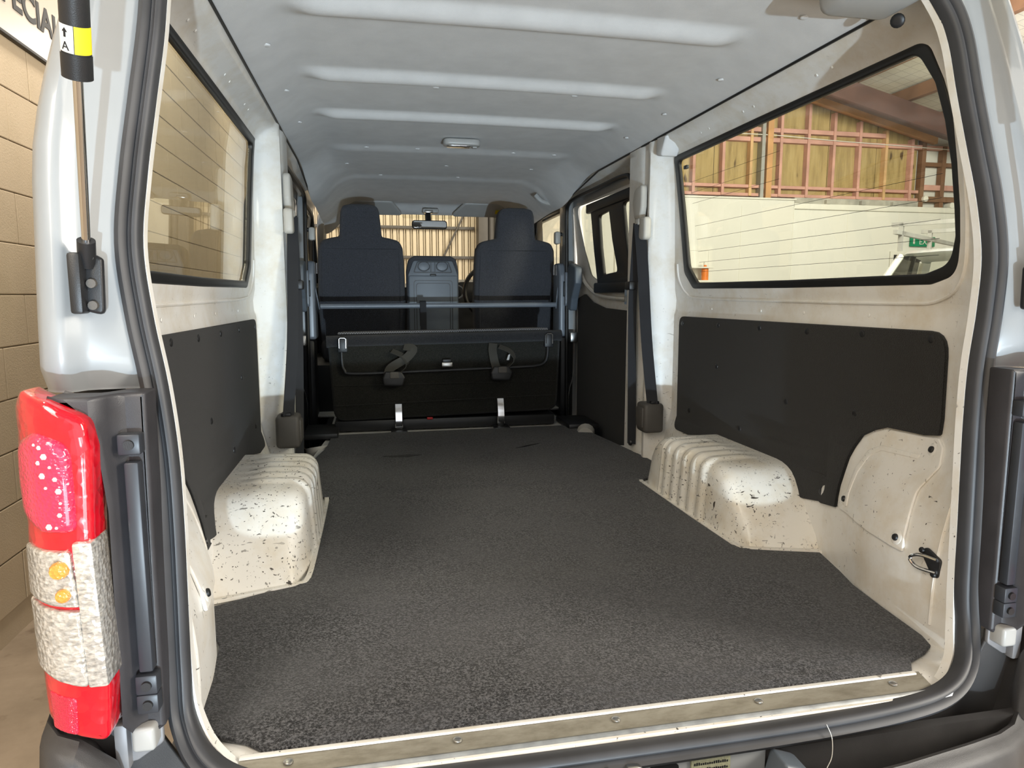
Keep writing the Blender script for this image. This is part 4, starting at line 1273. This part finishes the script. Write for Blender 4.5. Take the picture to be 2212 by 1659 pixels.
for w_, z0, z1 in ((.118, .43, .768), (.104, .445, .752)):
    obj('lid_groove', plate_xz(rrect(cx - w_, cx + w_, z0, z1, .02), [rrect(cx - w_ + .004, cx + w_ - .004, z0 + .004, z1 - .004, .018)], 3.208, .003), 'black_plastic', lid)
obj('seat_base', box(cx - .155, cx + .155, 3.30, 3.70, .28, .40, .03), 'seat_fabric', cs)
# pull strap hanging in front of it
ps = thing('pull_strap', 'black webbing strap looped over the cross bar', 'strap', (-.10, 2.98, .48))
obj('strap_web', ribbon([(-.108, 2.972, .47), (-.108, 2.970, .60), (-.108, 2.984, .640), (-.108, 3.012, .645), (-.108, 3.03, .61), (-.106, 3.032, .50)], .036, .004, (1, 0, 0)), 'webbing', ps)

# ---- cross bar behind the front seats
cb = thing('cargo_bar', 'grey tubular bar spanning the van behind the front seats', 'bar', (0, 3.0, .60))
obj('tube', rod((-.678, 3.0, .616), (.684, 3.0, .622), .0145, n=20), 'bar_grey', cb)
for s in (1, -1):
    obj('end_bracket', remap(plate([(2.985, .60), (3.02, .60), (3.09, .80), (3.075, .80)], [], .006), lambda a, b, c: (s * (.682 + .04 * sstep(.60, .80, b)) + c, a, b)), 'bar_grey', cb, smooth=0)

# ================================================================ folded rear bench
bn = thing('bench_seat', 'black rear bench seat folded up against the front seats', 'bench seat', (0, 2.55, 0))
bx0, bx1 = -.612, .560
sq = plate_xz(rpoly([(bx0 + .02, .055, .06), (bx1 - .01, .078, .06), (bx1 + .005, .46, .03), (bx0, .45, .03)], 6), [], 2.50, .09, .018, 3)
bc = obj('squab_back', sq, 'bench_carpet', bn, 'dark carpeted underside of the seat squab', smooth=60)
rl = sweep(smooth_path([(bx0 - .005, 2.47, .452), (-.3, 2.466, .458), (.3, 2.466, .466), (bx1 + .01, 2.47, .470)], 6), [(u * .9, v) for u, v in circ(.030, 14)])
obj('padded_edge', rl, 'edge_fabric', bn, 'padded front edge of the squab', smooth=60)
obj('mesh_panel', remap(plate(rpoly([(bx0 + .05, 0), (bx1 - .06, 0), (bx1 - .08, .20), (bx0 + .07, .20)]), [], .01), lambda a, b, c: (a, 2.475 + b, .492 + c - .03 * b + .014 * (a + .6) / 1.2)), 'mesh_fabric', bn, 'perforated mesh fabric on top')
obj('backrest', box(bx0 + .03, bx1 - .03, 2.58, 2.74, .06, .462, .03, 3), 'bench_carpet', bn)
obj('lower_seam', sweep([(bx0 + .03, 2.452, .135), (bx1 - .02, 2.452, .160)], circ(.003, 6)), 'bench_carpet', bc)
obj('middle_seam', sweep([(bx0 + .03, 2.452, .235), (bx1 - .02, 2.452, .235)], circ(.002, 6)), 'bench_carpet', bc)
bar = smooth_path([(-.545, 2.448, .44), (-.545, 2.440, .36), (-.535, 2.436, .315), (-.49, 2.434, .297), (-.2, 2.434, .301), (.3, 2.434, .312), (.43, 2.434, .318), (.475, 2.436, .335), (.49, 2.440, .38), (.492, 2.448, .45)], 6)
obj('tubular_frame', sweep(bar, circ(.0075, 10), up=(0, 1, 0)), 'black_plastic', bn)
for x, z in ((-.54, .452), (.497, .462)):
    l_ = obj('hinge_latch', box(x - .024, x + .024, 2.432, 2.452, z - .05, z + .018, .005), 'black_plastic', bn)
    obj('wire_loop', sweep([(x - .016, 2.428, z - .03), (x - .016, 2.426, z + .015), (x - .010, 2.426, z + .020), (x + .010, 2.426, z + .020), (x + .016, 2.426, z + .015), (x + .016, 2.428, z - .03)], circ(.0026, 6), up=(0, 1, 0)), 'chrome', l_)
cl_ = obj('centre_catch', box(-.06, -.005, 2.420, 2.445, .32, .345, .005), 'steel', bn)
obj('catch_cap', box(-.055, -.012, 2.424, 2.445, .345, .36, .004), 'black_plastic', cl_)
# webbing straps with plastic buckles
for path, bx, bz in (([(-.245, 2.44, .425), (-.20, 2.425, .415), (-.235, 2.415, .37), (-.31, 2.41, .325), (-.325, 2.405, .295)], -.295, .285), ([(.205, 2.44, .435), (.198, 2.42, .40), (.205, 2.41, .35), (.215, 2.405, .315)], .245, .300)):
    stp = obj('tie_strap', ribbon(smooth_path(path, 5), .042, .004, (1, 0, .25)), 'strap_webbing', bn)
    obj('strap_loop', ribbon(smooth_path([(bx + .03, 2.415, bz + .02), (bx + .062, 2.408, bz + .055), (bx + .045, 2.425, bz + .095), (bx - .01, 2.44, bz + .12)], 5), .036, .004, (.3, .7, .4)), 'strap_webbing', stp)
    obj('buckle', plate_xz(rpoly([(bx - .055, bz - .05, .02), (bx + .04, bz - .055, .02), (bx + .055, bz - .01, .012), (bx + .035, bz + .022, .01), (bx - .045, bz + .022, .01), (bx - .06, bz - .01, .012)], 4), [], 2.412, .03, .009), 'black_plastic', stp)
    obj('buckle_face', plate_xz(rrect(bx - .022, bx + .022, bz - .012, bz + .02, .008), [], 2.394, .006, .002), 'dark_cover', stp)
obj('white_tag', plate_xz(rpoly([(.268, .352), (.280, .352), (.286, .382), (.276, .378)]), [], 2.405, .002), 'white_nylon', bn, smooth=0)
# chrome floor hooks and hinge rail
for x, z1 in ((-.277, .137), (.243, .150)):
    hk = obj('floor_hook', loft([[(x - .019, y, z), (x - .016, y - .004, z), (x + .016, y - .004, z), (x + .019, y, z)] for y, z in ((2.452, z1), (2.440, z1 - .03), (2.428, z1 - .07), (2.425, z1 - .11), (2.43, .012), (2.44, .004))]), 'chrome', bn, 'chrome floor hook', smooth=50)
    obj('hook_foot', box(x - .04, x + .04, 2.38, 2.46, .0, .010, .003), 'black_plastic', hk)
obj('hinge_rail', box(bx0 + .02, bx1 - .02, 2.47, 2.62, .0, .055, .008), 'black_plastic', bn)
obj('red_button', box(-.135, -.105, 2.458, 2.47, .050, .062, .003), 'red_plastic', bn)

# ================================================================ seat belts
for s in (1, -1):
    t = thing('seat_belt', 'dark seat belt hanging on the right pillar with its buckle tongue' if s > 0 else 'dark seat belt hanging on the left pillar', 'seat belt', (s * .69, 1.66, .2), 'rear seat belts')
    X = .690
    obj('anchor_cover', plate_yz(rpoly([(1.66, 1.12, .02), (1.74, 1.11, .03), (1.76, 1.05, .03), (1.735, .985, .02), (1.68, .975, .02), (1.66, 1.03, .02)], 5), [], s * (X - .005), .028, .010, 3), 'pale_plastic', t)
    obj('belt_guide', box(min(s * (X - .03), s * (X + .0)), max(s * (X - .03), s * X), 1.655, 1.70, .958, .985, .006), 'pale_plastic', t)
    obj('height_adjuster', plate_yz(rpoly([(1.60, .985, .015), (1.655, .99, .015), (1.665, .90, .02), (1.60, .895, .02)], 5), [], s * (X - .012), .032, .010, 3), 'pale_plastic', t)
    obj('belt_to_retractor', ribbon(smooth_path([(s * (X - .022), 1.665, .965), (s * (X - .020), 1.625, .80), (s * (X - .012), 1.585, .50), (s * (X + .010), 1.562, .245)], 5), .046, .003, (0.7 * s, -.65, 0)), 'webbing', t)
    w_ = smooth_path([(s * (X - .020), 1.690, .968), (s * (X - .022), 1.705, .80), (s * (X - .024), 1.715, .62), (s * (X - .015), 1.725, .30), (s * (X - .005), 1.74, .045)], 5)
    obj('hanging_belt', ribbon(w_, .036, .003, (0.7 * s, -.65, 0)), 'webbing', t)
    tg_ = obj('buckle_tongue', box(min(s * (X - .045), s * (X - .015)), max(s * (X - .045), s * (X - .015)), 1.70, 1.76, .70, .735, .006), 'black_plastic', t)
    obj('tongue_blade', plate_yz(rrect(1.765, 1.79, .640, .705, .006), [rrect(1.772, 1.783, .650, .675, .003)], s * (X - .03), .003), 'chrome', tg_)
    rc = obj('retractor_cover', box(min(s * .662, s * .745), max(s * .662, s * .745), 1.545, 1.64, .128, .248, .014, 3), 'dark_cover', t, 'dark grey retractor cover')
    obj('cover_ridge', box(min(s * .655, s * .70), max(s * .655, s * .70), 1.56, 1.63, .145, .232, .010, 2), 'dark_cover', rc)
    obj('belt_slot', box(min(s * .69, s * .725), max(s * .69, s * .725), 1.55, 1.59, .246, .258, .003), 'black_plastic', rc)
    obj('lower_anchor', dome((s * (X - .004), 1.75, .05), .016, (-s, 0, 0), .010), 'black_plastic', t)
    # front belts
    fb = thing('front_seat_belt', 'front seat belt hanging beside the driver seat' if s > 0 else 'front seat belt hanging beside the passenger seat', 'seat belt', (s * .73, 3.1, .5), 'front seat belts')
    obj('guide_loop', box(min(s * .70, s * .735), max(s * .70, s * .735), 3.08, 3.13, .985, 1.06, .012), 'pale_plastic', fb)
    obj('anchor_bolt', rod((s * .735, 3.10, 1.045), (s * .765, 3.10, 1.045), .011), 'black_plastic', fb)
    obj('belt_web', ribbon([(s * .715, 3.11, 1.0), (s * .722, 3.13, .8), (s * .728, 3.15, .55)], .045, .003, (0.3 * s, 1, 0)), 'webbing', fb)
    obj('tongue_blade', box(min(s * .696, s * .70), max(s * .696, s * .70), 3.10, 3.125, .80, .86), 'chrome', fb)

# ================================================================ tie-down hook on the right wall
hk = thing('tie_down_ring', 'chrome D ring on a black plate low on the right wall', 'tie-down', (.68, .13, .12))
hx = .680
obj('mount_plate', plate_yz(rpoly([(.100, .168, .008), (.135, .182, .010), (.152, .172, .010), (.140, .155), (.118, .128, .010), (.103, .130, .008)], 4), [], hx - .001, .006, .002), 'black_plastic', hk)
obj('ring', sweep(smooth_path([(hx - .005, .108, .166), (hx - .014, .138, .166), (hx - .018, .156, .158), (hx - .018, .158, .148), (hx - .014, .142, .139), (hx - .005, .108, .140)], 6), circ(.0036, 8)), 'chrome', hk)
for y, z in ((.145, .173), (.113, .135)):
    obj('bolt', dome((hx - .004, y, z), .0065, (-1, 0, 0), .005, 10), 'black_plastic', hk)

# ================================================================ carpet mat
rt = [(.550, .014), (.575, .045), (.625, .066), (.655, .085), (.668, .12), (.682, .25), (.698, .36), (.722, .44), (.750, .555), (.66, .585), (.585, .612), (.552, .655), (.548, .9), (.548, 1.315), (.60, 1.35), (.72, 1.355), (.715, 1.66), (.685, 1.93), (.643, 2.28), (.60, 2.40)]
lf = [(-.60, 2.38), (-.61, 2.10), (-.66, 1.80), (-.70, 1.66), (-.72, 1.355), (-.60, 1.35), (-.548, 1.315), (-.548, .9), (-.552, .655), (-.585, .612), (-.66, .585), (-.755, .535), (-.735, .44), (-.700, .36), (-.688, .25), (-.680, .12), (-.660, .075), (-.60, .045), (-.565, .016)]
cm = obj('carpet_mat', plate_xy(rt + lf, [], .002, .008, .002, 1), 'floor_carpet', smooth=30)
tag(cm, 'charcoal speckled carpet covering the load floor', 'carpet')
# tear and worn patch in the carpet, loose thread at the bumper
obj('tear', plate_xy(rpoly([(.214, 1.920), (.26, 1.938), (.342, 1.996), (.275, 1.968)]), [], .0065, .001), 'ink', cm, smooth=0)
wp = [(-.285 + .075 * math.cos(a) * (1 + .2 * math.sin(3 * a)), 1.872 + .018 * math.sin(a) * (1 + .3 * math.cos(5 * a))) for a in [k * math.pi / 12 for k in range(24)]]
obj('worn_patch', plate_xy(wp, [], .0063, .001), 'trim_carpet', cm, smooth=0)
th = obj('thread', sweep(smooth_path([(.312, -.075, -.010), (.318, -.082, -.030), (.312, -.092, -.055), (.296, -.100, -.075), (.300, -.104, -.105)], 6), circ(.0006, 5)), 'label_white')
tag(th, 'loose pale thread hanging from the rubber seal over the bumper', 'thread')
